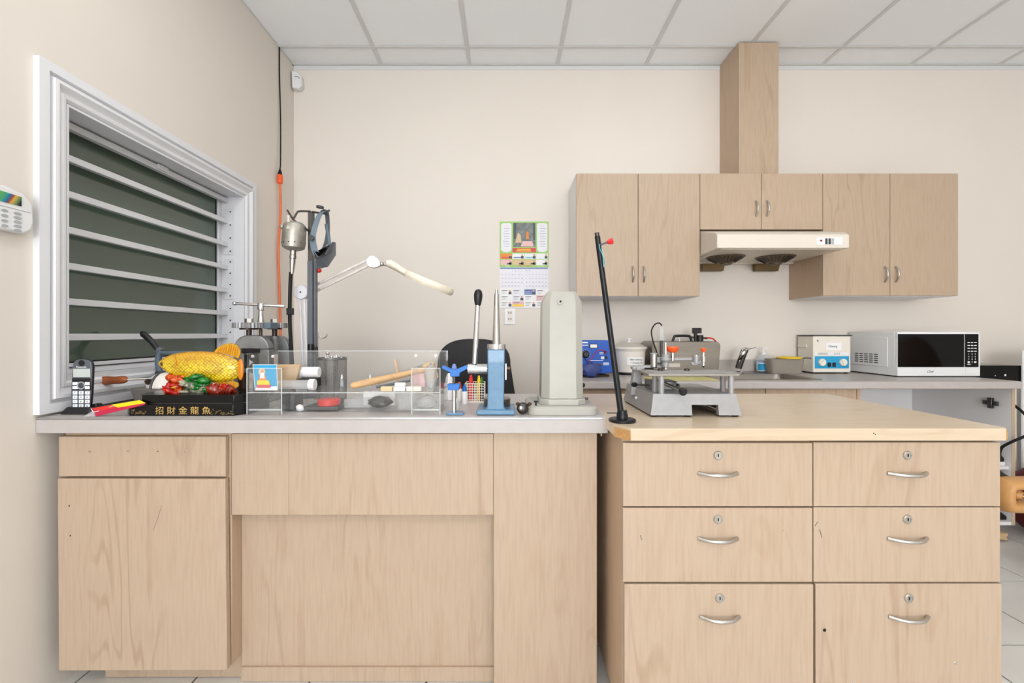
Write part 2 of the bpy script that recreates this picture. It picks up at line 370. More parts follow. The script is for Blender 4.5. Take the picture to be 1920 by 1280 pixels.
b = MB(); b.box(XL-.2, XL-.19, OY0-.02, OY1+.02, OZ0-.02, OZ1+.02); b.build('dark_backing', 'black_seal', wn)  # unseen dark sheet added to back the opaque pane
for dz in (.742, .625, .4965, .369, .2405, .1135, -.013):
    b = MB(); b.box(XL-.10, XL-.078, OY0+t, OY1-t, H+dz-.012, H+dz+.012); b.build('security_bar', 'white_metal', wn, .002)
for za_, zb_ in ((.44,.70), (.19,.42), (-.08,.16)):
    b = MB(); b.box(XL-.105, XL-.05, OY1-t-.004, OY1-t, H+za_, H+zb_); o = b.build('bracket_strip', 'white_metal', wn, .001)
    for k in range(4):
        zz = H+za_+.02+(zb_-za_-.04)*k/3; b = MB(); b.cyl((XL-.066, OY1-t-.0055, zz), (XL-.066, OY1-t-.0035, zz), .004, n=10); b.build('bolt_hole', 'dark_hole', o)
b = MB(); b.box(XL-.078, XL-.07, 2.02, 2.08, H+.735, H+.757); b.build('latch_tab', 'white_metal', wn, .002)
b = MB(); b.box(XL-.115, XL-.112, OY0+t, OY1-t, OZ0+.03, OZ0+.034); b.build('track_slot', 'black_seal', wn)

# ================================================================== FURNITURE
def bow(parent, c, wd, out, vert=False, r=.0045):
    pts = []
    for i in range(11):
        t = i/10; s = (t-.5)*wd; o = out*(1-abs(2*t-1)**2.4)
        pts.append(Vector(c)+Vector((0 if vert else s, -o, s if vert else 0)))
    b = MB(); b.tube(pts, [r*(1.35 if i in (0,10) else 1.0+.25*math.sin(math.pi*i/10)) for i in range(11)], 8)
    return b.build('handle', 'satin', parent, ang=60)
def lock(parent, x, y, z, r=.0125):
    b = MB(); b.lathe([(r,0),(r,.003),(r*.85,.005),(r*.6,.005),(r*.58,.003),(.0001,.003)], (x,y,z), (0,-1,0), 20); k = b.build('lock', 'satin', parent, ang=40)
    b = MB(); b.box(x-.0012, x+.0012, y-.0042, y-.002, z-.004, z+.004); b.build('keyhole', 'dark_hole', k)
def dots(name, parent, pts, y, r=.003, m='satin', n=8):
    for x, z in pts:
        b = MB(); b.lathe([(r,0),(r*.9,.001),(r*.4,.0015)], (x,y,z), (0,-1,0), n); b.build(name, m, parent)

# --- jeweller's bench: base cabinet, panelled base and white laminate top
d = 1.45
bc = thing('base_cabinet', 'maple laminate bench cabinet with one drawer over one large door beside window wall', 'cabinet', (-1.16, 1.6, .0))
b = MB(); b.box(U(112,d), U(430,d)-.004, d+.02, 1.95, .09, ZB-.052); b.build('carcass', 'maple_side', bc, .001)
b = MB(); b.box(U(112,d)+.07, U(430,d)-.004, 1.536, 1.55, .002, .09); b.build('toe_kick', 'maple', bc)
b = MB(); b.pbox(110, 423, 818, 893, d, d+.0185); dr = b.build('drawer_front', 'maple', bc, .0015)
b = MB(); b.pprism([(108,897),(422,898),(426,1256),(110,1257)], d-.006, d+.0125); do = b.build('door', 'maple', bc, .0015)
dots('screw', dr, [(U(x,d), V(846,d)) for x in (168,240,348)], d, .0045); dots('screw_hole', dr, [(U(296,d), V(846,d))], d, .0022, 'brass_dark')
dots('screw_hole', do, [(U(130,d-.006), V(948,d-.006)), (U(132,d-.006), V(1004,d-.006))], d-.006, .0022, 'dark_hole')
b = MB(); b.tube(bez([P(303,948,1.4443), P(297,968,1.4443), P(287,995,1.4443)]), .0008, 4); b.build('scratch', 'cal_dark', do)
bb = thing('bench_base', 'maple laminate panelled bench base with a deep recessed middle panel', 'bench', (-.3, 1.6, 0))
for q in ((433,541),(541.3,925)): b = MB(); b.pbox(*q, 813, 965, 1.47, 1.488); b.build('apron_panel', 'maple', bb, .0006)
b = MB(); b.box(U(430,d)-.0035, U(1120,1.47)-.02, 1.523, 1.541, .002, V(958,1.523)+.08); b.build('recessed_panel', 'maple', bb, .001)
b = MB(); b.box(U(925.5,1.47), U(1120,1.47)-.001, 1.47, 1.488, .002, ZB-.052); b.build('end_panel', 'maple', bb, .0015)
b = MB(); b.box(U(1120,1.47)-.019, U(1120,1.47), 1.489, 1.95, .002, ZB-.052); b.build('side_panel', 'maple_side', bb, .001)
b = MB(); b.box(U(430,d), U(1120,1.47)-.02, 1.93, 1.948, .5, ZB-.052); b.build('rear_rail', 'maple_side', bb)
b = MB(); b.box(U(430,d), U(925,1.47), 1.515, 1.523, .002, .05); b.build('kick_strip', 'maple', bb)
wt = thing('worktop', 'long white laminate worktop with metal edge strip on the jeweller bench', 'worktop', (-.6, 1.7, ZB-.052))
b = MB(); b.box(XL+.001, .315, 1.428, 1.98, ZB-.052, ZB); b.build('slab', 'laminate_white', wt, .002)
b = MB(); b.box(XL+.001, .318, 1.424, 1.4285, ZB-.05, ZB-.008); b.build('edge_band', 'laminate_white', wt, .001)
b = MB(); b.box(XL+.003, .30, 1.4235, 1.43, ZB-.007, ZB-.001); b.build('edge_trim', 'alu', wt, .0008)
b = MB(); b.pprism([(1123,800),(1138,797),(1134,812),(1124,813)], 1.43, 1.46); b.build('chipped_core', 'particle', wt)
b = MB(); b.cyl((U(1129,1.43), 1.44, ZB-.062), (U(1129,1.43), 1.44, ZB-.052), .003, n=8); b.build('screw', 'satin', wt)

# --- drawer island
dI = 1.27
di = thing('drawer_cabinet', 'maple laminate drawer unit with two columns of three locked drawers', 'cabinet', (.86, 1.6, 0))
xa, xm, xb = .326, .858, 1.383
b = MB(); b.box(xa+.002, xb-.002, dI+.02, 1.96, .06, ZB-.036); b.build('carcass', 'maple_side', di, .001)
b = MB(); b.box(xa+.03, xb-.03, dI+.06, 1.94, .001, .06); b.build('plinth', 'maple_side', di)
rows = [(830,949,853,890,0), (952,1091,973,1012,0), (1094,1288,1119,1157,.004)]
for c, (x0, x1) in enumerate(((xa, xm-.001), (xm+.002, xb))):
    for r, (ta, tb, lk, hd, out) in enumerate(rows):
        b = MB(); y = dI-out; b.box(x0+(.003 if r == 2 else 0), x1, y, dI+.02, V(tb,dI), V(ta-(1 if c else 0),dI)); dw = b.build('drawer', 'maple', di, .0015)
        xc = U(1346 if c == 0 else 1701, dI)+(.003 if r == 2 and c == 0 else 0)
        lock(dw, xc, y, V(lk,dI)); bow(dw, (xc, y, V(hd-3,dI)), .108, .024)
        if r == 2 and c == 1:
            dots('screw_head', dw, [(U(x,y), V(q,y)) for x, q in ((1853,1195),(1791,1243),(1597,1280))], y, .0042, 'chrome')
            b = MB(); b.ell((U(1546,y), y, V(1181,y)), (.005,.001,.005), 8, 4); b.build('gouge', 'dark_hole', dw)
for dw_, pts in ((di.children[3], ((1201,1003),(1203,1012))), (di.children[3], ((1468,994),(1468,995.5))), (di.children[6], ((1537,992),(1541,1008))), (di.children[6], ((1528,986),(1533,978)))):
    b = MB(); b.tube([P(x,y,dI-.0002) for x, y in pts], .0009, 4); b.build('scratch', 'cal_dark', dw_)
it = thing('island_top', 'maple laminate top with chipped corners over the drawer unit', 'worktop', (.86, 1.6, ZB-.034))
xl, xr = .312, 1.396; c = .02
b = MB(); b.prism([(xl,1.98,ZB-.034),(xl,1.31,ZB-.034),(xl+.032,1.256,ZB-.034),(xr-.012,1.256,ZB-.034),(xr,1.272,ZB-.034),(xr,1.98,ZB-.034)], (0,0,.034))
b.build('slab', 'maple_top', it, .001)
b = MB(); b.prism([(xl+.001,1.309,ZB-.0335),(xl+.0315,1.2565,ZB-.0335),(xl+.029,1.253,ZB-.034),(xl-.002,1.305,ZB-.034)], (0,0,.026)); b.build('chipped_core', 'particle', it)
b = MB(); b.prism([(xr-.0125,1.2565,ZB-.033),(xr-.0005,1.2715,ZB-.033),(xr+.001,1.27,ZB-.033),(xr-.010,1.2545,ZB-.033)], (0,0,.028)); b.build('chipped_core', 'particle', it)
dots('screw_hole', it, [(U(1638,1.256), V(812,1.256)), (U(1641,1.256), V(814,1.256))], 1.2565, .0016, 'dark_hole')
for q in (1370, 1715):
    b = MB(); b.box(U(q,1.3)-.03, U(q,1.3)+.03, 1.285, 1.289, ZB-.0365, ZB-.034); b.build('shim', 'alu', it)

# --- upper cabinets
dU = 2.81
ZT, ZL, ZM = V(325,dU), V(555,dU), V(430,dU)
def upper(lab, x0, xm, x1, z0, hz, hl=.095, sidemat='maple_side'):
    t = thing('wall_cabinet', lab, 'cabinet', ((x0+x1)/2, 3.0, z0), 'maple wall cabinets')
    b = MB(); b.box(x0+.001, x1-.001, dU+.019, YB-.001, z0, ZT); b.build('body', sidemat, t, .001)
    if sidemat != 'maple_side' or z0 < H+.3:
        b = MB(); b.box(x0+.004, x1-.004, dU+.02, YB-.003, z0-.003, z0-.0002); b.build('underside', 'cabinet_white', t)
    for a, q in ((x0, xm), (xm, x1)):
        b = MB(); b.box(a+.0015, q-.0015, dU, dU+.018, z0, ZT); dd = b.build('door', 'maple', t, .0015)
        bow(dd, ((q-.034) if q == xm else (a+.034), dU, hz), hl, .024, True)
    return t
upper('pale maple wall cabinet with two tall doors, left of the range hood', .43, .815, 1.198, ZL, V(514,dU), sidemat='cabinet_white')
upper('short two door maple wall cabinet above the range hood', 1.198, 1.579, 1.96, ZM, V(391,dU))
upper('pale maple wall cabinet with two tall doors, above the microwave', 1.96, 2.377, 2.80, ZL+.003, V(514,dU))
dc = thing('duct_cover', 'tall maple box hiding the duct between range hood cabinet and ceiling', 'duct cover', (1.6, 3.0, ZT))
b = MB(); b.box(1.48, 1.734, 2.89, 2.908, ZT, ZC-.005); b.build('front_panel', 'maple', dc, .001)
for q in (1.48, 1.716): b = MB(); b.box(q, q+.018, 2.908, YB-.001, ZT, ZC-.005); b.build('side_panel', 'maple_side', dc, .001)
# --- range hood
hx0, hx1, hf = 1.203, 1.958, 2.59
zf1, zf0 = V(433,hf), V(465,hf)
hd = thing('range_hood', 'cream under cabinet range hood with two greasy fan grilles', 'range hood', (1.58, 2.9, zf0))
def hring(x, zoff=0):
    return [(x, hf+.0, zf0), (x, hf, zf1-.02), (x, hf+.03, zf1), (x, dU+.03, ZM-.004), (x, YB-.004, ZM-.004), (x, YB-.004, zf0-.012), (x, YB-.06, zf0-.012), (x, YB-.06, zf0)]
b = MB(); L0 = [Vector(p) for p in hring(hx0)]; L1 = [Vector(p) for p in hring(hx1)]
# bevelled left cheek and body
b.loft([L0, L1]); b.build('body', 'hood_cream', hd, .004)
b = MB(); b.box(hx0+.03, hx1-.02, hf+.02, YB-.07, zf0-.004, zf0+.001); b.build('underside', 'hood_under', hd, .002)
for xc in (1.385, 1.70):
    zc = zf0-.004; yc = 2.87
    b = MB(); b.lathe([(.115,.001),(.115,-.003),(.10,-.008),(.055,-.035),(.045,-.04),(.0001,-.04)], (xc,yc,zc), n=32); g = b.build('fan_grille', 'grease', hd, ang=30)
    for k in range(24):
        a = 2*math.pi*k/24; u = Vector((math.cos(a), math.sin(a), 0)); o_ = Vector((xc, yc, zc))
        b = MB(); b.tube([o_+u*.104+Vector((0,0,-.009)), o_+u*.056+Vector((0,0,-.0365))], .002, 5); b.build('grille_rib', 'dark_steel', g)
    b = MB(); b.lathe([(.035,-.038),(.035,-.048),(.02,-.052),(.0001,-.052)], (xc,yc,zc), n=20); b.build('grease_cup', 'grease', g, ang=30)
for xa_, xb_ in ((1.335, 1.49), (1.695, 1.865)):
    b = MB(); b.prism([(xa_, 3.09, zf0-.012), (xb_, 3.09, zf0-.012), (xb_-.006, 3.10, zf0-.06), (xa_+.004, 3.10, zf0-.06)], (0,.03,0)); b.build('oil_tray', 'brass_dark', hd, .002)
b = MB(); b.pbox(1531, 1580, 445, 459, hf-.002, hf+.002); cp = b.build('control_panel', 'plastic_white', hd, .001)
for q in (1550, 1556, 1562): b = MB(); b.pbox(q-2, q+2, 446.5, 457.5, hf-.005, hf-.001); b.build('switch', 'grey_dark' if q < 1560 else 'key_grey', cp, .0008)
b = MB(); u, v, a_ = basis((0,-1,0)); cc = P(1539.5, 451, hf-.0025)
b.lathe([(.006,0),(.006,.0006),(.004,.0006),(.004,0)], cc, (0,-1,0), 16); b.build('logo', 'red', cp)

# --- back counter run
dC = 2.484; cx0, cx1 = .40, 2.826
ct = thing('kitchen_counter', 'speckled grey white laminate counter along the back wall with sink cutout', 'worktop', (1.6, 2.8, ZB-.038))
sx0, sx1, sy0, sy1 = 1.10, 1.80, 2.57, 3.02
b = MB(); zt0 = ZB-.038
b.box(cx0, cx1, dC+.004, sy0+.02, zt0, ZB); b.box(cx0, cx1, sy1-.02, YB-.001, zt0, ZB); b.box(cx0, sx0+.02, sy0+.02, sy1-.02, zt0, ZB); b.box(sx1-.02, cx1, sy0+.02, sy1-.02, zt0, ZB)
b.build('slab', 'laminate_grey', ct)
b = MB(); b.box(cx0, cx1, dC-.003, dC+.004, zt0-.002, ZB-.002); b.build('front_nosing', 'laminate_white', ct, .003, seg=3)
b = MB(); b.box(cx0, 2.80, YB-.02, YB-.001, ZB+.0005, V(674,3.13)); b.build('backsplash', 'laminate_grey', ct, .004)
sk = thing('sink', 'stainless steel drop in sink set in the back counter', 'sink', (1.45, 2.8, ZB))
b = MB()
def rr(x0,x1,y0,y1,z,r,n=5):
    pts = []
    for cx_, cy_, a0 in ((x1-r,y1-r,0),(x0+r,y1-r,90),(x0+r,y0+r,180),(x1-r,y0+r,270)):
        for k in range(n+1):
            a = math.radians(a0+90*k/n); pts.append(Vector((cx_+r*math.cos(a), cy_+r*math.sin(a), z)))
    return pts
b.loft([rr(sx0,sx1,sy0,sy1,ZB+.0005,.02), rr(sx0,sx1,sy0,sy1,ZB+.003,.02), rr(sx0+.03,sx1-.03,sy0+.03,sy1-.09,ZB+.002,.05), rr(sx0+.04,sx1-.04,sy0+.04,sy1-.10,ZB-.02,.05), rr(sx0+.05,sx1-.05,sy0+.05,sy1-.11,ZB-.15,.05)], caps=False)
R = rr(sx0+.05,sx1-.05,sy0+.05,sy1-.11,ZB-.15,.05); b.add(R, [tuple(range(len(R)))])
b.build('basin', 'steel', sk, ang=40)
b = MB(); b.lathe([(.03,.001),(.03,.004),(.02,.003),(.0001,.002)], (1.45,2.75,ZB-.15)); b.build('drain', 'chrome', sk)
fa = thing('faucet', 'chrome single lever faucet leaning over the sink', 'faucet', (1.585, 2.985, ZB))
fx, fy = 1.585, 2.97; fp = lambda px, py: P(px, py, 2.97)
b = MB(); b.lathe([(.028,.003),(.028,.012),(.02,.016),(.0001,.016)], (U(1385,2.97), 2.97, ZB)); b.build('base_plate', 'chrome', fa)
b = MB(); b.tube([fp(1384,690), fp(1394,662), fp(1397,655)], [.021,.021,.022], 14); b.build('body', 'dark_steel', fa, .001)
b = MB(); b.tube(bez([fp(1384,688)+Vector((-.012,-.01,0)), fp(1380,672)+Vector((0,-.05,0)), fp(1386,658)+Vector((0,-.06,0)), fp(1395,655)]), .014, 12); b.build('spout', 'chrome', fa)
b = MB(); b.ell(fp(1397,655), (.024,.024,.016)); b.build('cap', 'chrome', fa)
b = MB(); b.tube([fp(1399,655), fp(1419,651)], [.004,.003], 8); b.ell(fp(1419,651), (.006,.006,.005), 8, 6); b.build('lever', 'chrome', fa)
# base cabinets under it
dB = 2.52
k1 = thing('sink_cabinet', 'maple base cabinet with doors under the sink counter', 'cabinet', (1.2, 2.8, 0))
b = MB(); b.box(cx0+.01, 1.966, dB+.02, YB-.001, .10, .70); b.box(cx0+.01, .43, dB+.02, YB-.001, .7, zt0); b.box(1.948, 1.966, dB, YB-.001, .7, zt0); b.build('carcass', 'maple_side', k1)
xs = [cx0+.01, .92, 1.44, 1.947]
for i in range(3):
    b = MB(); b.box(xs[i]+.002, xs[i+1]-.002, dB, dB+.018, .10, zt0-.006); dd = b.build('door', 'maple', k1, .0015); bow(dd, (xs[i+1]-.04, dB, .75), .1, .024, True)
b = MB(); b.box(cx0+.03, 1.966, dB+.06, dB+.075, .001, .10); b.build('toe_kick', 'maple_side', k1)
k2 = thing('open_cabinet', 'doorless base cabinet with white interior and one shelf, right end of counter', 'cabinet', (2.4, 2.8, 0))
b = MB(); b.box(2.806, 2.824, dB, YB-.001, .10, zt0); sp = b.build('side_panel', 'cabinet_white', k2)
b = MB(); b.box(2.806, 2.8245, dB-.002, dB, .10, zt0); b.build('edge_band', 'maple_side', k2)
b = MB(); b.box(1.967, 2.806, YB-.012, YB-.001, .10, zt0); b.build('back_panel', 'cabinet_white', k2)
b = MB(); b.box(1.967, 2.806, dB, YB-.012, .10, .118); b.build('bottom_panel', 'cabinet_white', k2)
b = MB(); b.box(1.967, 1.972, dB+.01, YB-.012, .118, zt0); b.build('inner_panel', 'cabinet_white', k2)
b = MB(); b.box(1.972, 2.806, dB+.012, YB-.012, .405, .423); b.build('shelf', 'cabinet_white', k2, .002)
b = MB(); b.box(1.967, 2.802, dB, dB+.018, zt0-.008, zt0); b.build('top_rail', 'maple_side', k2)
b = MB(); b.box(2.03, 2.79, dB+.05, dB+.065, .001, .10); b.build('toe_kick', 'cabinet_white', k2)
b = MB(); b.prism([P(1868,1000,2.53), P(1890,1000,2.53), P(1890,1004,2.53), P(1887,1006,2.53), P(1890,1012,2.53)-Vector((0,0,.002)), P(1868,1010,2.53)], (0,.06,0)); b.build('foot', 'cardboard', k2)
b = MB(); hz = V(755,2.62); b.box(2.79, 2.802, 2.58, 2.66, hz-.012, hz+.012); b.box(2.786, 2.802, 2.605, 2.63, hz-.03, hz+.03); b.cyl((2.784,2.617,hz),(2.802,2.617,hz),.012,n=12); b.build('hinge_plate', 'dark_steel', k2, .002)
# power strip, cord, things by the open cabinet
ps = thing('power_strip', 'white power strip lying on the cabinet shelf', 'power strip', (2.72, 2.62, .423))
b = MB(); b.loft([rr(2.56,2.80,2.535,2.60,.4236,.02), rr(2.56,2.80,2.535,2.60,.445,.02)]); b.build('housing', 'plastic_white', ps, .004)
for q in (2.60, 2.65): b = MB(); b.box(q-.012, q+.012, 2.555, 2.58, .4449, .446); b.build('socket', 'key_grey', ps)
pc = thing('electric_cable', 'black power cord plugged into the white strip in the open cabinet', 'cord', (2.75, 2.6, .446))
px_ = U(1890,2.6)
b = MB(); b.lathe([(.017,.0005),(.019,.012),(.016,.022),(.009,.028),(.008,.05)], (2.782,2.56,.4462), n=14); b.build('plug', 'rubber', pc)
b = MB(); b.tube(bez([(2.782,2.56,.49), (2.778,2.54,.53), (2.785,2.49,.575), (2.815,2.46,.61), (2.85,2.47,.64), (2.875,2.5,.70), (2.90,2.62,.77), (2.93,2.8,.8)]), .0075, 8); b.build('cable', 'rubber', pc)
o = MB().pprism([(1868,944),(1878,946),(1893,957),(1893,960),(1868,960)], 2.545, 2.75).build('tool_pouch', 'rubber', None, .006); tag(o, 'black pouch lying on the floor panel of the open cabinet', 'pouch')
o.location.z = .119-V(960,2.545)
# black low unit and white cabinet right of the counter
bk = thing('black_console', 'glossy black console top beyond the right end of the counter', 'console', (3.1, 2.95, 0))
b = MB(); b.box(2.87, U(1915,2.85), 2.85, 3.14, V(722,2.85), V(685,2.85)); b.build('body', 'glass_dark', bk, .003)
b = MB(); b.box(2.89, U(1913,2.85), 2.87, 3.13, .001, V(722,2.85)); b.build('pedestal', 'plastic_white', bk)
b = MB(); b.ell(P(1885,703,2.85), (.006,.001,.007), 8, 6, Matrix.Rotation(.5,3,'Y')); b.build('paint_splash', 'paper', bk)
b = MB(); b.ell(P(1866,704,2.85), (.003,.001,.003), 8, 6); b.build('paint_splash', 'paper', bk)
wc = thing('whiteboard', 'tall white board standing at the right edge beside the glossy black console', 'board', (3.4, 2.85, 0))
b = MB(); b.box(U(1914.5,2.842)+.004, 3.75, 2.836, 2.848, .001, V(657,2.84)); b.build('board', 'plastic_white', wc, .003)
b = MB(); b.box(3.3, 3.7, 2.85, 2.95, .001, .03); b.build('foot', 'plastic_white', wc)
rd = thing('red_cushion', 'dark red cushion on the floor behind the tan chair', 'cushion', (3.1, 2.6, 0))
b = MB(); b.ell((3.12,2.62,.2), (.2,.16,.2), 20, 10); b.build('pad', 'dark_red', rd)
# tan arm chair seen from its side, facing left, mostly out of the frame
ac = thing('arm_chair', 'tan leather padded armchair whose looped arm pokes in at right edge', 'chair', (2.6, 1.95, 0))
X0 = U(1882,1.70); zA = V(932,1.70); ZA = zA
for yo in (1.73, 2.23):
    b = MB(); rings = []; n = 40; hl = .21
    for k in range(n+1):
        a = 2*math.pi*k/n; ca, sa = math.cos(a), math.sin(a)
        c_ = Vector((X0+.024+.02+hl+math.copysign(hl, ca)*(1 if abs(ca) > .35 else abs(ca)/.35)+.02*ca, yo, zA+.045*sa))
        u = Vector((ca, 0, sa)); rr_ = .024*(1+.05*math.cos(9*a))
        rings.append([c_+u*(rr_*math.cos(2*math.pi*i/12))+Vector((0,1,0))*(.045*math.sin(2*math.pi*i/12)) for i in range(12)])
    b.loft(rings, caps=False); am = b.build('armrest', 'tan_leather', ac, ang=60)
    b = MB(); b.ell((X0+.085,yo+.01,zA), (.026,.03,.02)); b.build('arm_core', 'tan_leather', am)
    b = MB(); b.lathe([(.008,0),(.008,.006),(.004,.009)], (X0+.09,yo-.018,zA), (0,-1,0), 12); b.build('bolt', 'chrome', am)
    b = MB(); b.tube(bez([(X0+.50,yo,zA-.03),(X0+.58,yo+.02*(1 if yo < 2 else -1),zA-.10),(X0+.76,yo+.08*(1 if yo < 2 else -1),.40)]), .02, 10); b.build('arm_support', 'plastic_black', am)
SX = X0+.98
b = MB(); b.ell((SX,1.98,.42), (.26,.25,.075), 24, 10); b.build('seat', 'tan_leather', ac)
b = MB(); b.ell((SX+.28,1.98,.78), (.075,.24,.36), 24, 12); b.build('backrest', 'tan_leather', ac)
b = MB(); b.cyl((SX,1.98,.09),(SX,1.98,.37),.03); b.build('gas_column', 'plastic_black', ac)
for k in range(5):
    a = 2*math.pi*k/5+.3; e = Vector((SX+.27*math.cos(a), 1.98+.27*math.sin(a), .07))
    b = MB(); b.tube([(SX,1.98,.10), e], [.03,.018], 8); lg = b.build('leg', 'plastic_black', ac)
    b = MB(); b.cyl(e+Vector((0,-.018,-.042)), e+Vector((0,.018,-.042)), .027); b.build('castor', 'rubber', lg)
# black work chair behind the bench
bc2 = thing('work_chair', 'black fabric work chair behind the bench, rounded backrest showing', 'chair', (U(890,2.4), 2.35, 0))
b = MB(); xc = U(889,2.5); zt = V(635,2.5); rings = []
outl = []
for k in range(41):
    a = math.pi*k/40; outl.append((xc+.20*math.copysign(abs(math.cos(a))**.75, math.cos(a)), zt-.14+.14*math.sin(a)**.8))
outl = [(xc+.235, zt-.42), (xc+.225, zt-.3)]+outl+[(xc-.225, zt-.3), (xc-.235, zt-.42)]
def lay(y, s): return [Vector((xc+(x-xc)*s, y+.12*(zt-z)*-.2, zt-.25+(z-zt+.25)*s)) for x, z in outl]
b.loft([lay(2.47,.93), lay(2.48,.99), lay(2.50,1), lay(2.52,.99), lay(2.53,.93)]); b.build('backrest', 'chair_fabric', bc2, ang=50)
b = MB(); b.loft([rr(xc-.23,xc+.23,2.06,2.46,z_,.09) if i not in (0,3) else rr(xc-.21,xc+.21,2.08,2.44,z_,.08) for i, z_ in enumerate((.46,.48,.52,.54))]); b.build('seat', 'chair_fabric', bc2, ang=50)
b = MB(); b.box(xc-.03, xc+.03, 2.46, 2.475, .47, .78); b.box(xc-.03, xc+.03, 2.2, 2.475, .445, .459); b.build('back_bracket', 'plastic_black', bc2, .004)
b = MB(); b.cyl((xc,2.26,.09),(xc,2.26,.45),.025); b.build('gas_column', 'plastic_black', bc2)
for k in range(5):
    a = 2*math.pi*k/5+.3; e = Vector((xc+.25*math.cos(a), 2.26+.25*math.sin(a), .07))
    b = MB(); b.tube([(xc,2.26,.10), e], [.028,.018], 8); lg = b.build('leg', 'plastic_black', bc2)
    b = MB(); b.cyl(e+Vector((0,-.018,-.042)), e+Vector((0,.018,-.042)), .027); b.build('castor', 'rubber', lg)

# ================================================================== WALL THINGS
kp = thing('alarm_keypad', 'white alarm keypad with rainbow screen on the left wall beside window', 'keypad', (XL, 1.30, H+.36))
def lw(y, z, x=0): return Vector((XL+x, y, z))
ka, kb_, kz0, kz1 = 1.225, 1.395, H+.30, H+.425
b = MB(); pts = []
for y, z in ((ka+.02,kz0),(kb_-.03,kz0),(kb_-.008,kz0+.014),(kb_,kz0+.04),(kb_-.004,kz1-.03),(kb_-.03,kz1-.006),(ka+.09,kz1+.004),(ka+.02,kz1-.002),(ka,kz1-.03),(ka,kz0+.03)): pts.append(lw(y, z, .0005))
b.prism(pts, (.026,0,0)); b.build('housing', 'plastic_white', kp, .006, seg=3)
b = MB(); b.prism([lw(ka+.02,kz1-.045,.0265), lw(kb_-.038,kz1-.045,.0265), lw(kb_-.038,kz1-.017,.0265), lw(ka+.02,kz1-.013,.0265)], (.002,0,0))
m = mat('rainbow', (90,160,90), .15); nt = m.node_tree; tc = nt.nodes.new('ShaderNodeTexCoord'); sp_ = nt.nodes.new('ShaderNodeSeparateXYZ'); nt.links.new(tc.outputs['Object'], sp_.inputs[0])
ml = nt.nodes.new('ShaderNodeMath'); ml.operation = 'MULTIPLY_ADD'; ml.inputs[1].default_value = -.6; nt.links.new(sp_.outputs[2], ml.inputs[0]); nt.links.new(sp_.outputs[1], ml.inputs[2])
mr = nt.nodes.new('ShaderNodeMapRange'); mr.inputs[1].default_value = -.03; mr.inputs[2].default_value = .035; nt.links.new(ml.outputs[0], mr.inputs[0])
cr = nt.nodes.new('ShaderNodeValToRGB'); nt.links.new(mr.outputs[0], cr.inputs[0]); nt.links.new(cr.outputs[0], nt.nodes['Principled BSDF'].inputs['Base Color'])
e = cr.color_ramp.elements; e[0].color = (*lin((96,170,80)),1); e[1].color = (*lin((40,44,48)),1)
for p_, c_ in ((.3,(60,160,130)), (.45,(30,110,170)), (.56,(140,60,60)), (.68,(220,170,70)), (.85,(110,140,90))): q = e.new(p_); q.color = (*lin(c_),1)
b.build('screen', 'rainbow', kp)
b = MB(); b.box(XL+.0266, XL+.0274, ka+.01, kb_-.01, kz1-.058, kz1-.0565); b.build('seam', 'key_grey', kp)
for c_ in range(4):
    for r_ in range(5 if c_ == 3 else 4):
        yy = ka+.035+(c_*.026 if c_ < 3 else .087); zz = kz1-.069-r_*(.0125 if c_ == 3 else .0148)
        b = MB(); b.loft([[lw(q.x, q.y, h_) for q in [Vector((yy+.009*math.cos(a)*(1.2 if c_ == 3 else 1), zz+.0042*math.sin(a))) for a in [2*math.pi*i/12 for i in range(12)]]] for h_ in (.026,.0285)]); b.build('key', 'key_grey', kp)
# motion sensor in the corner
ms = thing('motion_sensor', 'small white motion detector high in the corner under ceiling', 'sensor', (-1.46, 3.1, V(165,3.1)))
d = 3.10
b = MB(); b.pprism([(546,132),(556,134),(564,141),(565,160),(558,166),(547,164)], d, d+.048); b.build('housing', 'plastic_white', ms, .006)
b = MB(); b.tube(bez([P(552,143,d-.001), P(558,143.5,d-.001), P(562,147,d-.001)]), .0022, 6); b.build('lens_slot', 'plastic_grey', ms)
# cords on the left wall
def onwall(px, py, x=.006):                        # point on the left wall plane seen at px, py
    dd = (XL+x)*F/(px-CX); return Vector((XL+x, dd, V(py,dd)))
oc = thing('extension_cord', 'orange extension cord hanging down the wall beneath its plug', 'cord', onwall(525,345))
b = MB(); b.lathe([(.008,0),(.016,.006),(.017,.05),(.013,.06),(.008,.064)], onwall(525,345,.02), n=12); b.build('connector', 'orange', oc)
b = MB(); b.tube(bez([onwall(525,345,.02), onwall(526,400,.015), onwall(522,470,.012), onwall(524,540,.012), onwall(526,640,.012), onwall(525,800,.012)]), .0075, 8); b.build('cable', 'orange_cord', oc)
k_ = thing('drop_cable', 'thin black cord dropping from the ceiling into the orange plug', 'cord', onwall(524,86))
b = MB(); b.tube(bez([onwall(524,88,.006), onwall(524,140,.004), onwall(526,220,.010), onwall(526,300,.014), onwall(525,318,.02)]), .0042, 8); b.build('cable', 'rubber', k_)
b = MB(); b.lathe([(.014,0),(.012,.012),(.005,.034)], onwall(525,327,.02), n=12); b.build('plug', 'rubber', k_)
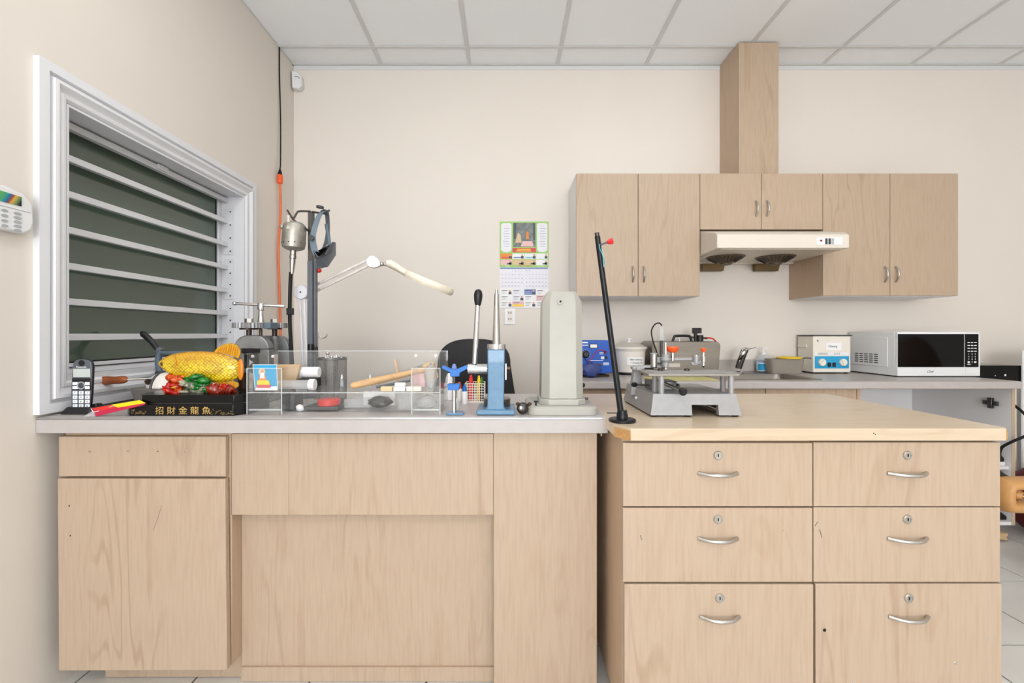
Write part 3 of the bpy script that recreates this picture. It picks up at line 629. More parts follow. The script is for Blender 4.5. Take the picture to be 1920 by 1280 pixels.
# outlet + calendar
ol = thing('wall_outlet', 'white electrical outlet plate below the wall calendar', 'outlet', (0, YB, V(592,YB)))
b = MB(); d = YB-.006; b.pbox(946, 966, 578, 608, d, YB-.0005); b.build('plate', 'plastic_white', ol, .002)
for q in (587, 599):
    b = MB(); b.pbox(951, 961, q-5, q+5, d-.002, d); f_ = b.build('socket', 'plastic_cream', ol, .002)
    for x in (954, 958): b = MB(); b.pbox(x-.6, x+.6, q-3, q+1, d-.0025, d-.0015); b.build('slot', 'dark_hole', f_)
ca = thing('calendar', 'green and white paper wall calendar with a framed picture and ads', 'calendar', (.12, YB, V(577,YB)))
d = YB-.004
b = MB(); b.pbox(937, 1028.5, 415, 577, d, YB-.0005); b.build('sheet', 'paper', ca)
def flat(name, m, a, t_, q, u_, lift=.0008, par=None): b = MB(); b.pbox(a, q, t_, u_, d-lift, d-lift+.0006); return b.build(name, m, par or ca)
flat('header', 'cal_green', 937, 415, 1028.5, 501, .0006)
pic = flat('picture', 'cal_paint', 962, 417.5, 1004, 463)
for nm, m_, pts in (('pedestal','cal_pink',[(980,452),(998,452),(1001,462),(976,462)]), ('standing_figure','cal_orange',[(987,434),(991,434),(992,448),(986,448)]), ('kneeling_figure','cal_sand',[(971,436),(976,440),(978,455),(966,455)]), ('tree_trunk','cal_dark',[(963,418),(968,418),(967,448),(963,448)]), ('tree_trunk','cal_dark',[(999,418),(1003.5,418),(1003.5,450),(1000,450)])):
    b = MB(); b.pprism(pts, d-.0016, d-.0009); b.build(nm, m_, pic)
for x in (939.5, 1007):
    b = MB(); w_ = 19.5; b.pprism([(x+3,418),(x+w_-3,418),(x+w_,421),(x+w_,468),(x+w_-3,471.5),(x+w_/2,473),(x+3,471.5),(x,468),(x,421)], d-.0014, d-.0008); sp2 = b.build('list_panel', 'cal_pale', ca)
    for k in range(9): flat('text_line', 'cal_pink' if k == 0 else 'key_grey', x+4+(k % 3), 423+k*4.8, x+w_-5+(k % 2)*2, 424+k*4.8, .0018, sp2)
bn = flat('banner', 'cal_red', 961, 464.5, 1005, 473, .0014)
flat('banner_line', 'yellow', 970, 466.5, 995, 468, .0018, bn); flat('banner_line', 'yellow', 968, 469.5, 996, 471, .0018, bn)
ads = ['cal_orange','paper','cal_pale','paper','cal_pink','cal_sand','cal_sand','paper']
for i in range(8):
    r_, c_ = divmod(i, 4); x = 938.5+c_*22.3; y = 475+r_*11.5
    a_ = flat('advert', ads[i], x, y, x+21.5, y+10.2, .0014)
    flat('advert_bar', ['cal_red','cal_blue','teal','cal_pale'][c_] if r_ == 0 else 'cal_dark', x+(2 if r_ == 0 else 12), y+6.5, x+16+(3 if r_ else 0), y+9, .0018, a_)
    flat('portrait', 'skin_tone', x+17, y+1.5, x+20, y+5, .0018, a_); flat('portrait', 'cal_dark', x+16, y+5, x+21, y+9.5, .0018, a_)
flat('month_bar', 'cal_blue', 938, 501.5, 1027.5, 504, .0014)
text('month_name', 'JULY', .014, P(952,498.5,d-.001), 'paper', ca); text('month_name', 'AUGUST', .014, P(1014,498.5,d-.001), 'paper', ca); text('calendar_title', 'INDIA YATRA', .013, P(983,498.5,d-.001), 'red', ca)
for g_, (x0_, st) in enumerate(((938.5, 3), (983.5, 6))):
    pg = flat('month_page', 'cal_pale', x0_, 504.2, x0_+44, 540.5, .0014); s_ = ''
    for k in range(31):
        r_, c_ = divmod(k+st, 7)
        if r_ > 4: r_ = 4 if g_ == 0 else 0; 
        if g_ == 1 and (k+st)//7 > 4: c_ = (k+st) % 7
        text('date', str(k+1), .0105, P(x0_+3.5+c_*6.1, 507.5+r_*7.2, d-.0018), 'ink', pg, thick=.0001)
for r_ in range(3):
    for c_ in range(4):
        x = 938.5+c_*22.3; y = 542+r_*11.4
        a_ = flat('advert', [['paper','cal_pale','cal_blue','paper'],['paper','cal_pale','paper','cal_pink'],['paper','cal_pink','paper','paper']][r_][c_], x, y, x+21.5, y+10.4, .0014)
        for k in range(3): flat('text_line', 'cal_dark' if k == 0 else 'key_grey', x+2, y+2+k*2.6, x+13-(k*2), y+2.9+k*2.6, .0018, a_)
        if (r_, c_) == (2,1): flat('advert_bar', 'yellow', x, y+5.5, x+21, y+9.2, .002, a_)
        if (r_+c_) % 2 == 0: flat('portrait', 'skin_tone', x+16, y+1.5, x+19, y+5, .0018, a_); flat('portrait', 'cal_dark', x+15, y+5, x+20.5, y+9.5, .0018, a_)

# ================================================================== BENCH, LEFT PART
def onb(px, py): return 223.55/(py-CY)             # depth of a point lying on a worktop
# cordless phone
ph = thing('cordless_phone', 'grey cordless phone standing in its black charging cradle', 'phone', (U(152,1.49), 1.49, ZB))
d = 1.492
b = MB(); b.loft([rr(U(121,d),U(183,d),1.468,1.535,ZB+.0005,.018), rr(U(122,d),U(182,d),1.47,1.535,ZB+.008,.018), rr(U(128,d),U(178,d),1.478,1.53,ZB+.022,.016)]); b.build('cradle', 'plastic_black', ph, .002)
b = MB(); b.pprism([(172,757),(180,757),(182,766),(172,770)], 1.505, 1.53); b.build('cradle_rest', 'plastic_black', ph, .003)
body = [(132,768),(131.5,735),(134,690),(136,679),(142,674),(152,672),(164,673),(171,678),(173,688),(171,735),(168,768)]
b = MB(); b.pprism(body, d, d+.013); hs = b.build('handset', 'plastic_black', ph, .006, seg=3)
b = MB(); b.pprism([(x*1 if 0 else 152.5+(x-152.5)*.93, 720+(y-720)*.975) for x, y in body], d-.0025, d+.004); b.build('face_plate', 'phone_grey', hs, .002)
def fb(name, m, x0, y0, x1, y1, par, lift=.004, bev=.0008): b = MB(); b.pbox(x0, x1, y0, y1, d-lift, d-lift+.003); return b.build(name, m, par, bev)
fb('screen', 'lcd', 136.5, 691, 168.5, 707, hs); fb('nav_plate', 'plastic_black', 135, 709, 169.5, 731.5, hs, .0035)
b = MB(); b.lathe([(.010,0),(.010,.001),(.0085,.001)], P(153,680.5,d-.003), (0,-1,0), 20); b.build('speaker_ring', 'plastic_black', hs)
text('brand', 'Panasonic', .0085, P(152.5,688,d-.0032), 'paper', hs, squeeze=1.0)
for x0_, x1_ in ((135.5,145.5),(158.5,168)):
    for y0_ in (716, 723.5): fb('soft_key', 'key_white', x0_, y0_, x1_, y0_+5.8, hs)
b = MB(); b.lathe([(.013,0),(.013,.0015),(.011,.0015),(.011,.0005)], P(152,722.5,d-.0036), (0,-1,0), 24); b.build('nav_ring', 'key_grey', hs)
b = MB(); b.ell(P(152,722.5,d-.004), (.0095,.003,.0095)); b.build('nav_button', 'grey_dark', hs)
keys = '123456789*0#'
for i in range(12):
    r_, c_ = divmod(i, 3); x = 140+c_*11.6-r_*.0; y = 736.3+r_*8.2
    k_ = fb('key', 'key_white', x-4.3, y-3.3, x+4.3, y+3.3, hs, .0045, .0015); text('key_number', keys[i], .007, P(x,y,d-.0048), 'ink', k_)
# red and yellow booklet box
bk2 = thing('incense_packet', 'flat red and yellow paper packet in torn wrapper beside the phone', 'packet', (U(215,1.5), 1.5, ZB))
def bz(px, py, z): dd = (H-z)*F/(py-CY); return Vector((U(px,dd), dd, z))
Lb, Lt, Lbt, Lbb = P(181,780.5,1.4335), P(187,770,1.434), P(172,765.5,1.446), P(173,776.5,1.446)
Rb, Rt, Rbt, Rbb = P(271,759,1.441), P(273,755.5,1.441), P(262,750.5,1.4475), P(262,756,1.4475)
b = MB(); b.loft([[Lb, Lt, Lbt, Lbb], [Rb, Rt, Rbt, Rbb]]); b.build('body', 'magenta', bk2, .0006)
up_ = Vector((0,-.0004,.0008))
def top_patch(name, t0, t1, m_, lift=1):
    b = MB(); q = [Lt.lerp(Rt,t0), Lt.lerp(Rt,t1), Lbt.lerp(Rbt,t1), Lbt.lerp(Rbt,t0)]; b.loft([[p+up_*.2*lift for p in q], [p+up_*lift for p in q]]); return b.build(name, m_, bk2)
top_patch('red_panel', 0, .42, 'red'); top_patch('yellow_panel', .40, 1, 'yellow', 1.6)
for t_, m_ in ((.30,'teal'),(.34,'yellow'),(.38,'cal_blue')):
    b = MB(); b.ell(Lt.lerp(Rt,t_).lerp(Lbt.lerp(Rbt,t_),.5)+up_*1.5, (.0035,.0015,.0018), 10, 6); b.build('emblem', m_, bk2)
b = MB(); b.loft([[P(157,780.8,1.433), P(178,780.5,1.433), P(176,768,1.445)], [P(159,780.4,1.434), P(179,780,1.435), P(178,768,1.447)]]); b.build('wrapper', 'clear_bag', bk2)
for p0, p1 in ((Lbt, Lbt.lerp(Lb,.45)), (Lbt.lerp(Lb,.45), Lt), (Lbt.lerp(Lb,.45), Lbb.lerp(Lb,.3))): b = MB(); b.tube([p0+Vector((-.001,-.001,0)), p1+Vector((-.001,-.001,0))], .0009, 6); b.build('torn_edge', 'paper', bk2)
# fish figurine
mat('yellow_glass', (246,180,40), .12, trans=.4)
fg = thing('fish_figurine', 'amber glass fish figurine over coral on a two tier black plinth', 'figurine', (U(352,1.53), 1.53, ZB))
def octo(x0, x1, y0, y1, c_, z): return [Vector(p) for p in ((x0+c_,y0,z),(x1-c_,y0,z),(x1,y0+c_,z),(x1,y1-c_,z),(x1-c_,y1,z),(x0+c_,y1,z),(x0,y1-c_,z),(x0,y0+c_,z))]
dF = 1.448
xA, xB = U(240,dF)-.03, -.8400
b = MB(); b.loft([octo(xA,xB,dF,dF+.19,.034,ZB+.0005), octo(xA,xB,dF,dF+.19,.034,ZB+.036)]); pl = b.build('plinth', 'lacquer', fg, .0015)
b = MB(); b.loft([octo(xA+.036,xB-.001,dF+.006,dF+.18,.034,ZB+.041), octo(xA+.036,xB-.001,dF+.006,dF+.18,.034,ZB+.066)]); b.build('upper_tier', 'lacquer', fg, .002)
b = MB(); b.loft([octo(xA+.045,xB-.012,dF+.016,dF+.17,.034,ZB+.036), octo(xA+.045,xB-.012,dF+.016,dF+.17,.034,ZB+.041)]); b.build('spacer', 'dark_steel', fg)
text('inscription', '\u62db \u8ca1 \u91d1 \u9f8d \u9b5a', .0265, P(343,770.5,dF-.0004), 'gold', pl, squeeze=1.1)
rnd = random.Random(3)
for k in range(34):                                 # painted scrollwork left and right of the characters
    x = 246+k*1.6 if k < 17 else 396+(k-17)*2.6
    y = 772+rnd.uniform(-5,5); a0 = rnd.uniform(0,6)
    b = MB(); b.tube(bez([P(x+3.2*t*math.cos(a0+t*3), y+2.4*t*math.sin(a0+t*3), dF-.0002) for t in (0,.3,.6,.85,1)], 3), .0007, 4); b.build('scroll_ornament', 'gold_dim', pl)
dQ = 1.52
prof = [(297,680,682,.002),(301,675.5,687,.006),(310,669,695,.012),(322,664,704,.018),(335,661,710,.022),(355,658.5,713,.026),(380,658,714,.027),(402,659.5,715.5,.025),(420,663.5,716,.022),(435,669,713.5,.016),(444,675,709,.011),(448,680,704,.007)]
b = MB(); rings = []
for x, t_, u_, hw in prof:
    c_ = P(x,(t_+u_)/2,dQ); hh = (u_-t_)/2*dQ/F
    rings.append([c_+Vector((0, hw*math.cos(2*math.pi*i/24), hh*math.sin(2*math.pi*i/24))) for i in range(24)])
b.loft(rings); b.build('body', 'fish', fg, ang=80)
def fin(name, pts, m_, th=.006): b = MB(); b.prism([P(x,y,dQ-th/2) for x, y in pts], (0,th,0)); return b.build(name, m_, fg, .0015)
fn = fin('dorsal_fin', [(400,660),(408,651),(420,645),(433,643),(444,647),(449,655),(450,663),(447,672),(436,668),(420,663)], 'fin')
for k in range(9):
    b = MB(); b.tube([P(408+k*4.4,660+k*1.1,dQ-.0035), P(414+k*4,648+abs(k-4)*.9,dQ-.0035)], .0011, 5); b.build('fin_ray', 'tail', fn)
an = fin('anal_fin', [(395,714),(420,716),(437,714),(446,718),(447,724),(440,729),(428,728),(408,722)], 'fin')
for k in range(8):
    b = MB(); b.tube([P(402+k*5,716,dQ-.0035), P(407+k*5,724+k*.4,dQ-.0035)], .0011, 5); b.build('fin_ray', 'tail', an)
b = MB(); b.ell(P(451,692.5,dQ), (.011,.005,.036), 20, 12); b.build('tail_fin', 'tail', fg)
for sy in (-1, 1): b = MB(); b.ell(P(308,682,dQ)+Vector((0,sy*.0105,0)), (.0052,.0035,.0056), 12, 8); b.build('eye', 'brown_dark', fg)
b = MB(); b.tube([P(299,683,dQ-.005), P(306,689,dQ-.010), P(313,694,dQ-.0125)], .0012, 6); b.build('mouth', 'tail', fg)
b = MB(); b.tube(bez([P(327,667,dQ-.0185), P(331,680,dQ-.0235), P(327,695,dQ-.0195), P(322,701,dQ-.013)]), .0013, 6); b.build('gill', 'tail', fg)
coral = [(318,708,9,8,'coral_orange'),(333,711,14,7,'coral_orange'),(322,725,9,10,'coral_red'),(334,727,11,11,'coral_orange'),(328,737,16,5,'coral_red'),(343,706,10,5,'coral_orange'),(318,738,7,4,'coral_red'),
 (352,712,10,8,'leaf_green'),(368,706,13,5,'leaf_green'),(386,712,12,6,'leaf_green'),(374,724,14,9,'leaf_green'),(356,722,9,7,'coral_clear'),(362,735,14,8,'coral_clear'),(378,736,14,7,'coral_clear'),(388,722,8,6,'leaf_green'),(372,714,8,6,'coral_clear'),
 (402,730,12,10,'coral_brown'),(416,733,13,9,'coral_red'),(410,740,20,4,'coral_brown'),(428,737,8,7,'coral_brown'),(398,740,10,5,'coral_clear')]
for k in range(26):
    x = rnd.uniform(312, 432); m_ = ('coral_orange','coral_red','yellow_glass')[k % 3] if x < 346 else (('leaf_green','coral_clear','leaf_green')[k % 3] if x < 394 else ('coral_brown','coral_red','coral_clear')[k % 3])
    coral.append((x, rnd.uniform(714 if x < 392 else 726, 739), rnd.uniform(4,9), rnd.uniform(3,5), m_))
for k, (x, y, rx, rz, m_) in enumerate(coral):
    rz = min(rz, 745-y+2); s_ = 1.50/F; c_ = P(x, y, 1.50); c_.y += rnd.uniform(-.014,.014)
    zc = max(c_.z, ZB+.066+rz*s_*.75); c_.z = zc
    Rm = Matrix.Rotation(rnd.uniform(-.6,.6), 3, 'Y') @ Matrix.Rotation(rnd.uniform(-.4,.4), 3, 'Z')
    b = MB(); n_, m__ = 16, 8; rg_ = []
    for j in range(m__+1):
        th = min(max(math.pi*j/m__, .05), math.pi-.05); q = []
        for i in range(n_):
            a = 2*math.pi*i/n_; wv = 1+.30*math.sin(4*a+k)*math.sin(th)+.25*math.sin(7*a+2*k+3*th)
            q.append(c_+Rm @ Vector((rx*s_*math.sin(th)*math.cos(a)*wv, .014*math.sin(th)*math.sin(a)*wv, -rz*s_*math.cos(th)*(1+.25*math.sin(5*a+k)))))
        rg_.append(q)
    b.loft(rg_); b.build('leaf' if 'green' in m_ else 'coral_piece', m_, fg, ang=80)
b = MB(); b.cyl(P(372,740,1.515), P(372,705,1.518), .012); b.build('support', 'coral_clear', fg)
# steel pan, wooden tool, white striped cup, grey tool
pn = thing('steel_pan', 'shallow rectangular steel pan behind the black plinth', 'pan', (U(300,1.72), 1.75, ZB))
xa_, xb_ = U(236,1.68), U(236,1.68)+.20
b = MB(); zt_ = ZB+.055
b.loft([rr(xa_+.015,xb_-.015,1.695,1.805,ZB+.0008,.02), rr(xa_,xb_,1.68,1.82,zt_,.025), rr(xa_-.006,xb_+.006,1.674,1.826,zt_+.001,.028), rr(xa_-.006,xb_+.006,1.674,1.826,zt_+.003,.028), rr(xa_+.002,xb_-.002,1.682,1.818,zt_+.002,.024), rr(xa_+.017,xb_-.017,1.697,1.803,ZB+.003,.019)], caps=True); b.build('tray', 'satin', pn, ang=30)
wh = thing('wooden_handle_tool', 'brown wooden handled steel file lying across the pan rim', 'tool', P(172,716,1.66))
b = MB(); dW = 1.655
b.tube([P(173.5,717,dW), P(176,716.5,dW), P(186,714.5,dW), P(205,713,dW), P(217,712.8,dW), P(229,711.5,dW), P(234,711.3,dW), P(240,711.5,dW)], [.008,.0155,.0175,.0155,.0135,.0145,.013,.005], 16); b.build('handle', 'wood_handle', wh)
b = MB(); b.tube([P(239,711.5,dW), P(300,708.5,dW+.06)], .0042, 8); b.build('blade', 'satin', wh)
b = MB(); b.cyl(P(276,717,dW+.04)-Vector((.0,0,.0)), P(282,713,dW+.04), .011); b.build('collar', 'brown_dark', wh)
cu = thing('striped_bowl', 'upturned white ceramic bowl with dark stripe resting in the steel pan', 'bowl', (U(310,1.75), 1.75, ZB+.05))
cc = Vector((U(309,1.745), 1.745, ZB+.056)); ax = Vector((.35,-.25,.9))
b = MB(); b.lathe([(.057,0),(.058,.006),(.054,.022),(.042,.040),(.024,.052),(.0001,.056)], cc+Vector((0,0,.002)), (0,0,1), 32); b.build('shell', 'ceramic', cu, ang=60)
b = MB()
st = []
for k in range(15):
    th = math.radians(-6+k*13.2); st.append(cc+Vector((-.010+.006*math.sin(th), -.0575*math.cos(th), .004+.0545*math.sin(th))))
b.tube(st, .0048, 8); b.build('stripe', 'grey_dark', cu)
gt = thing('grey_clamp_tool', 'slate grey hand tool with black angled handle in front of window glass', 'tool', P(300,700,1.88))
dG = 1.88
b = MB(); b.tube(bez([P(264,626,dG), P(270,627,dG), P(284,640,dG), P(297,656,dG)], 5), [.004,.008,.011,.0125,.013,.013,.0125,.0125,.012,.012,.011,.011,.011,.011,.011,.010], 12); b.build('handle', 'plastic_black', gt)
b = MB(); b.tube([P(297,655,dG), P(302,658,dG)], .014, 12); b.ell(P(302,655,dG), (.009,.012,.009), 12, 8); b.build('pivot', 'plastic_grey', gt)
b = MB(); b.tube(bez([P(303,657,dG), P(298,666,dG), P(297,684,dG), P(300,700,dG)], 6), [.012]*19, 12); b.build('front_leg', 'grey_blue', gt)
b = MB(); b.pbox(300, 352, 658, 664, dG-.012, dG+.02); b.build('frame_bar', 'grey_blue', gt, .004)
b = MB(); b.pbox(342, 352, 664, 700, dG-.012, dG+.02); b.build('rear_leg', 'grey_blue', gt, .004)
b = MB(); b.box(U(296,dG), U(356,dG), dG-.02, dG+.03, ZB+.0006, V(700,dG)+.01); b.build('foot', 'grey_dark', gt, .004)

# ================================================================== BENCH, MIDDLE: mill, flex shaft stand, lamp
rm = thing('rolling_mill', 'grey cast rolling mill with gear wheels and chrome T handle', 'rolling mill', (U(490,1.78), 1.8, ZB))
def arch(px0, px1, top, d0, d1, name):
    bot = None; zb_ = ZB+.03; x0, x1 = U(px0,d0), U(px1,d0); zt_ = V(top,d0); r = min((x1-x0)*.42, .055); pts = [Vector((x1,d0,zb_))]
    for k in range(9): a = math.radians(90*k/8); pts.append(Vector((x1-r+r*math.cos(a), d0, zt_-r+r*math.sin(a))))
    for k in range(9): a = math.radians(90+90*k/8); pts.append(Vector((x0+r+r*math.cos(a), d0, zt_-r+r*math.sin(a))))
    pts.append(Vector((x0,d0,zb_)))
    w_ = (x1-x0)*.30; xi0, xi1 = x0+w_, x1-w_; zi = V(655,d0)
    pts += [Vector((xi0,d0,zb_)), Vector((xi0,d0,zi)), Vector((xi1,d0,zi)), Vector((xi1,d0,zb_))]
    n = len(pts); b = MB()
    # side-plate: outer arch minus window, built as quads strips front/back
    b.prism(pts[:-4][:20], (0,d1-d0,0)) if False else None
    O = pts[:-4]
    left = [Vector((x0,d0,zb_)), Vector((xi0,d0,zb_)), Vector((xi0,d0,zi)), Vector((x0,d0,zi))]
    right = [Vector((xi1,d0,zb_)), Vector((x1,d0,zb_)), Vector((x1,d0,zi)), Vector((xi1,d0,zi))]
    top_ = [Vector((x1,d0,zi))]+[p for p in O[1:-1] if p.z > zi]+[Vector((x0,d0,zi))]
    for poly in (left, right, top_): b.prism(poly, (0,d1-d0,0))
    return b.build(name, 'cast_grey', rm, .004)
arch(437, 504, 628, 1.72, 1.76, 'side_plate'); arch(474, 541, 629, 1.86, 1.90, 'side_plate')
b = MB(); b.box(U(434,1.72), U(541,1.88), 1.71, 1.91, ZB+.0005, ZB+.03); b.build('base', 'cast_grey', rm, .004)
for py in (668, 690):
    b = MB(); b.cyl(P(478,py,1.735), P(503,py,1.88), .022, n=20); b.build('roller', 'dark_steel', rm)
b = MB(); b.pbox(452, 486, 653, 662, 1.715, 1.76); b.build('bearing_block', 'plastic_black', rm, .002)
for i, (px, py, dd, rad) in enumerate(((467,610,1.74,.055), (515,610,1.86,.046))):
    c_ = P(px,py,dd); b = MB(); n = 56; ring = []
    for z_ in (-.010,.010):
        ring.append([c_+Vector((math.cos(2*math.pi*k/n)*(rad+(.002 if k % 2 else -.001)), math.sin(2*math.pi*k/n)*(rad+(.002 if k % 2 else -.001)), z_)) for k in range(n)])
    b.loft(ring); g_ = b.build('gear', 'cast_grey', rm, ang=20)
    b = MB(); b.cyl(c_+Vector((0,0,.010)), c_+Vector((0,0,.026)), .015, n=6); b.build('gear_bolt', 'satin', g_)
    b = MB(); b.cyl(c_+Vector((0,0,-.016)), c_+Vector((0,0,-.010)), rad*.6); b.cyl(c_+Vector((0,0,-.055)), c_+Vector((0,0,-.016)), .010); b.build('screw_shaft', 'brown_dark', rm)
    b = MB(); b.cyl(Vector((c_.x, dd, V(664,dd))), Vector((c_.x, dd, V(630,dd))), .017); b.build('screw_boss', 'cast_grey', rm)
b = MB(); b.pbox(494, 507, 604, 616, 1.745, 1.80); b.build('gear_guard', 'grey_blue', rm, .002)
b = MB(); b.cyl(P(489,640,1.80), P(489,612,1.80), .006); b.build('center_shaft', 'dark_steel', rm)
b = MB(); c_ = P(489.5,604,1.80); b.lathe([(.013,0),(.010,.022),(.0085,.042),(.0085,.046),(.0125,.05),(.0125,.072),(.011,.075),(.0001,.075)], c_+Vector((0,0,0)), n=20); b.build('handle_stem', 'chrome', rm, ang=40)
b = MB(); b.tube([P(439,569,1.79), P(441,568.8,1.79), P(532,574,1.81), P(534,574,1.81)], [.004,.006,.0055,.003], 12); b.ell(P(440,569,1.79), (.008,.008,.008), 12, 8); b.build('handle_bar', 'chrome', rm)

# flexible shaft motor on its stand
sd = thing('hanger_stand', 'dark steel post stand with hook arms at the back of bench', 'stand', (U(584,1.90), 1.9, ZB))
dS = 1.90
b = MB(); b.box(U(577,dS), U(586,dS), dS, dS+.022, ZB+.012, V(396,dS)); b.build('inner_post', 'dark_steel', sd, .001)
b = MB(); b.box(U(577,dS)-.001, U(586,dS)+.001, dS-.003, dS+.026, ZB+.01, V(489,dS)); b.box(U(588,dS), U(592,dS), dS, dS+.02, ZB+.01, V(489,dS)); b.build('outer_post', 'plastic_grey', sd, .001)
b = MB(); b.box(U(572,dS), U(598,dS), dS-.03, dS+.05, ZB+.0005, ZB+.012); b.build('clamp_plate', 'dark_steel', sd, .002)
b = MB(); b.cyl(P(583,660,dS-.008), P(583,645,dS-.008), .012); b.cyl(P(593,668,dS-.008), P(593,650,dS-.008), .006); b.build('clamp_screw', 'plastic_black', sd)
b = MB(); b.tube(bez([P(582,396,dS), P(561,396,dS), P(556,400,dS), P(551,409,dS-.01)], 5), .0042, 8); b.build('hook_arm', 'dark_steel', sd)
b = MB(); b.tube(bez([P(585,397,dS), P(606,400,dS-.01), P(612,400,dS-.01), P(618,393,dS-.01)], 5), .0042, 8); b.build('hook_arm', 'dark_steel', sd)
b = MB(); b.ell(P(597,507,dS+.03), (.014,.01,.01)); b.build('red_knob', 'red', sd)
mo = thing('flex_shaft_motor', 'grey hanging flexible shaft motor with long black drive cable', 'motor', P(551,470,1.88))
dM = 1.87; up = (P(553,417,dM)-P(550,468,dM)).normalized(); o0 = P(550,468,dM); L_ = 51*dM/F
b = MB(); b.lathe([(.018,-.004),(.036,.002),(.043,.008),(.045,.02),(.0465,.034),(.0465,.037),(.0455,.0375),(.046,.04),(.045,.09),(.040,.104),(.030,.112),(.0001,.114)], o0, up, 32); hb = b.build('housing', 'motor', mo, ang=30)
for k in range(5): b = MB(); a = math.radians(-150+k*30); q = o0+up*.025+Vector((math.cos(a)*.0455, math.sin(a)*.0455, 0)); b.ell(q, (.0022,.0022,.0022), 8, 6); b.build('vent_hole', 'dark_hole', hb)
b = MB(); b.ell(P(531.5,440,dM-.022), (.004,.006,.010), 10, 8); b.build('teal_sticker', 'teal', hb)
b = MB(); b.lathe([(.012,-.002),(.012,-.022),(.0135,-.024),(.0135,-.036),(.011,-.038),(.0115,-.05),(.007,-.095),(.006,-.10)], o0, up, 18); b.build('nose_collar', 'satin', mo, ang=35)
b = MB(); b.cyl(P(541,404,dM-.03), P(541,428,dM-.035), .006, n=10); b.cyl(P(541,424,dM-.043), P(541,430,dM-.043), .008); b.build('brush_clip', 'stone_grey', mo)
b = MB(); b.ell(P(529,425,dM), (.010,.010,.010), 12, 8); b.build('side_screw', 'motor', mo); b = MB(); b.tube([P(570,425,dM), P(578,433,dM)], .004, 8); b.build('power_lead', 'rubber', mo)
b = MB(); b.tube(bez([P(539,394,dM+.02), P(545,404,dM), P(550,411,dM), P(560,420,dM)], 4), .004, 8); b.build('hanger_strap', 'brown_dark', mo)
b = MB(); b.tube(bez([P(545.5,510,dM), P(544,545,dM), P(543.5,600,dM), P(546,650,dM), P(549,700,dM-.02), P(552,735,dM-.05), bz(566,744,ZB+.008), bz(600,742,ZB+.008)], 6), .0075, 10); b.build('drive_cable', 'rubber', mo)
b = MB(); b.pbox(536.5, 547.5, 577, 590, dM-.014, dM+.006); b.build('cable_clip', 'plastic_black', mo, .002)
# headband magnifier hung on the post
hm = thing('headband_magnifier', 'slate grey headband magnifier with visor hung on the post', 'magnifier', P(604,470,1.86))
dH = 1.86
b = MB(); path = bez([P(607,396,dH), P(599,403,dH-.02), P(591,424,dH-.03), P(586.5,447,dH-.03), P(590,468,dH-.03), P(597,484,dH-.03)], 6); b.ribbon(path, (.022,.006,.008), .003); b.build('head_strap', 'grey_blue', hm, ang=60)
b = MB(); path = bez([P(604,394,dH+.02), P(612,398,dH+.05), P(614.5,418,dH+.06), P(614,440,dH+.06), P(609,460,dH+.05), P(601,474,dH+.03)], 6); b.ribbon(path, (.018,-.006,.006), .003); b.build('head_strap', 'plastic_grey', hm, ang=60)
b = MB(); b.tube(bez([P(612,420,dH+.06), P(616,445,dH+.06), P(618,470,dH+.05)], 5), .008, 8); b.build('side_arm', 'grey_blue', hm)
b = MB(); b.lathe([(.015,0),(.015,.007),(.012,.009),(.0001,.009)], P(600,390,dH), (.1,0,1), 20); b.build('adjust_knob', 'grey_dark', hm)
b = MB(); b.lathe([(.011,0),(.011,.008),(.004,.009)], P(584,446,dH-.045), (0,-1,0), 16); b.build('pivot_knob', 'grey_dark', hm)
v0 = [P(587,468,dH-.04), P(596,481,dH-.05), P(608,477,dH-.05), P(622,453,dH+.05), P(627,453,dH+.06), P(627,478,dH+.06), P(612,500,dH-.04), P(593,504,dH-.05)]
b = MB(); b.prism(v0, (-.004,.03,.004)); b.build('visor', 'plastic_grey', hm, .003)
# magnifier lamp
lm = thing('magnifier_lamp', 'white swing arm magnifier lamp with cream head seen edge on', 'lamp', (U(570,1.95), 1.95, ZB))
dL = 1.95
def disc(px, py, r, name, m_='lamp_white', th=.03): b = MB(); c_ = P(px,py,dL); b.lathe([(r*.9,0),(r,.004),(r,th-.004),(r*.9,th)], c_+Vector((0,-th/2,0)), (0,1,0), 24); q = b.build(name, m_, lm); b = MB(); b.lathe([(.004,0),(.003,.002)], c_+Vector((0,-th/2,0)), (0,-1,0), 10); b.build('rivet', 'dark_steel', q); return q
b = MB(); b.lathe([(.035,.0005),(.035,.02),(.018,.026),(.014,.05),(.0001,.05)], (U(574,dL),dL,ZB), n=24); b.build('base', 'lamp_white', lm)
for q in (-1, 1):
    b = MB(); dx = q*4.2; b.tube([P(566+dx,552,dL), P(574+dx*.8,735,dL)], .0055, 8); b.build('lower_arm', 'lamp_white', lm)
    b = MB(); b.tube([P(569+dx*.45,551+q*5,dL), P(698,489+q*5.5,dL)], .0062, 8); b.build('upper_arm', 'dirty_white', lm)
disc(566, 548, .031, 'elbow_joint'); b = MB(); b.lathe([(.024,0),(.026,.004),(.026,.022),(.022,.026)], P(699,491,dL)+Vector((0,-.013,0)), (0,1,0), 24); j_ = b.build('wrist_joint', 'lamp_white', lm)
b = MB(); b.prism([P(697,480,dL-.0125), P(711,488,dL-.0125), P(713,497,dL-.0125), P(706,501,dL-.0125), P(697,502,dL-.0125)], (0,.024,0)); b.build('joint_cover', 'lamp_white', lm, .002)
b = MB(); b.tube([P(712,494,dL), P(728,496,dL)], .008, 10); b.ell(P(716,495,dL-.008), (.009,.009,.009), 10, 8); b.build('swivel', 'satin', lm)
hc = [(727,494,7),(735,496,8.5),(748,503,8.5),(760,511,7.5),(772,517,6.5)]
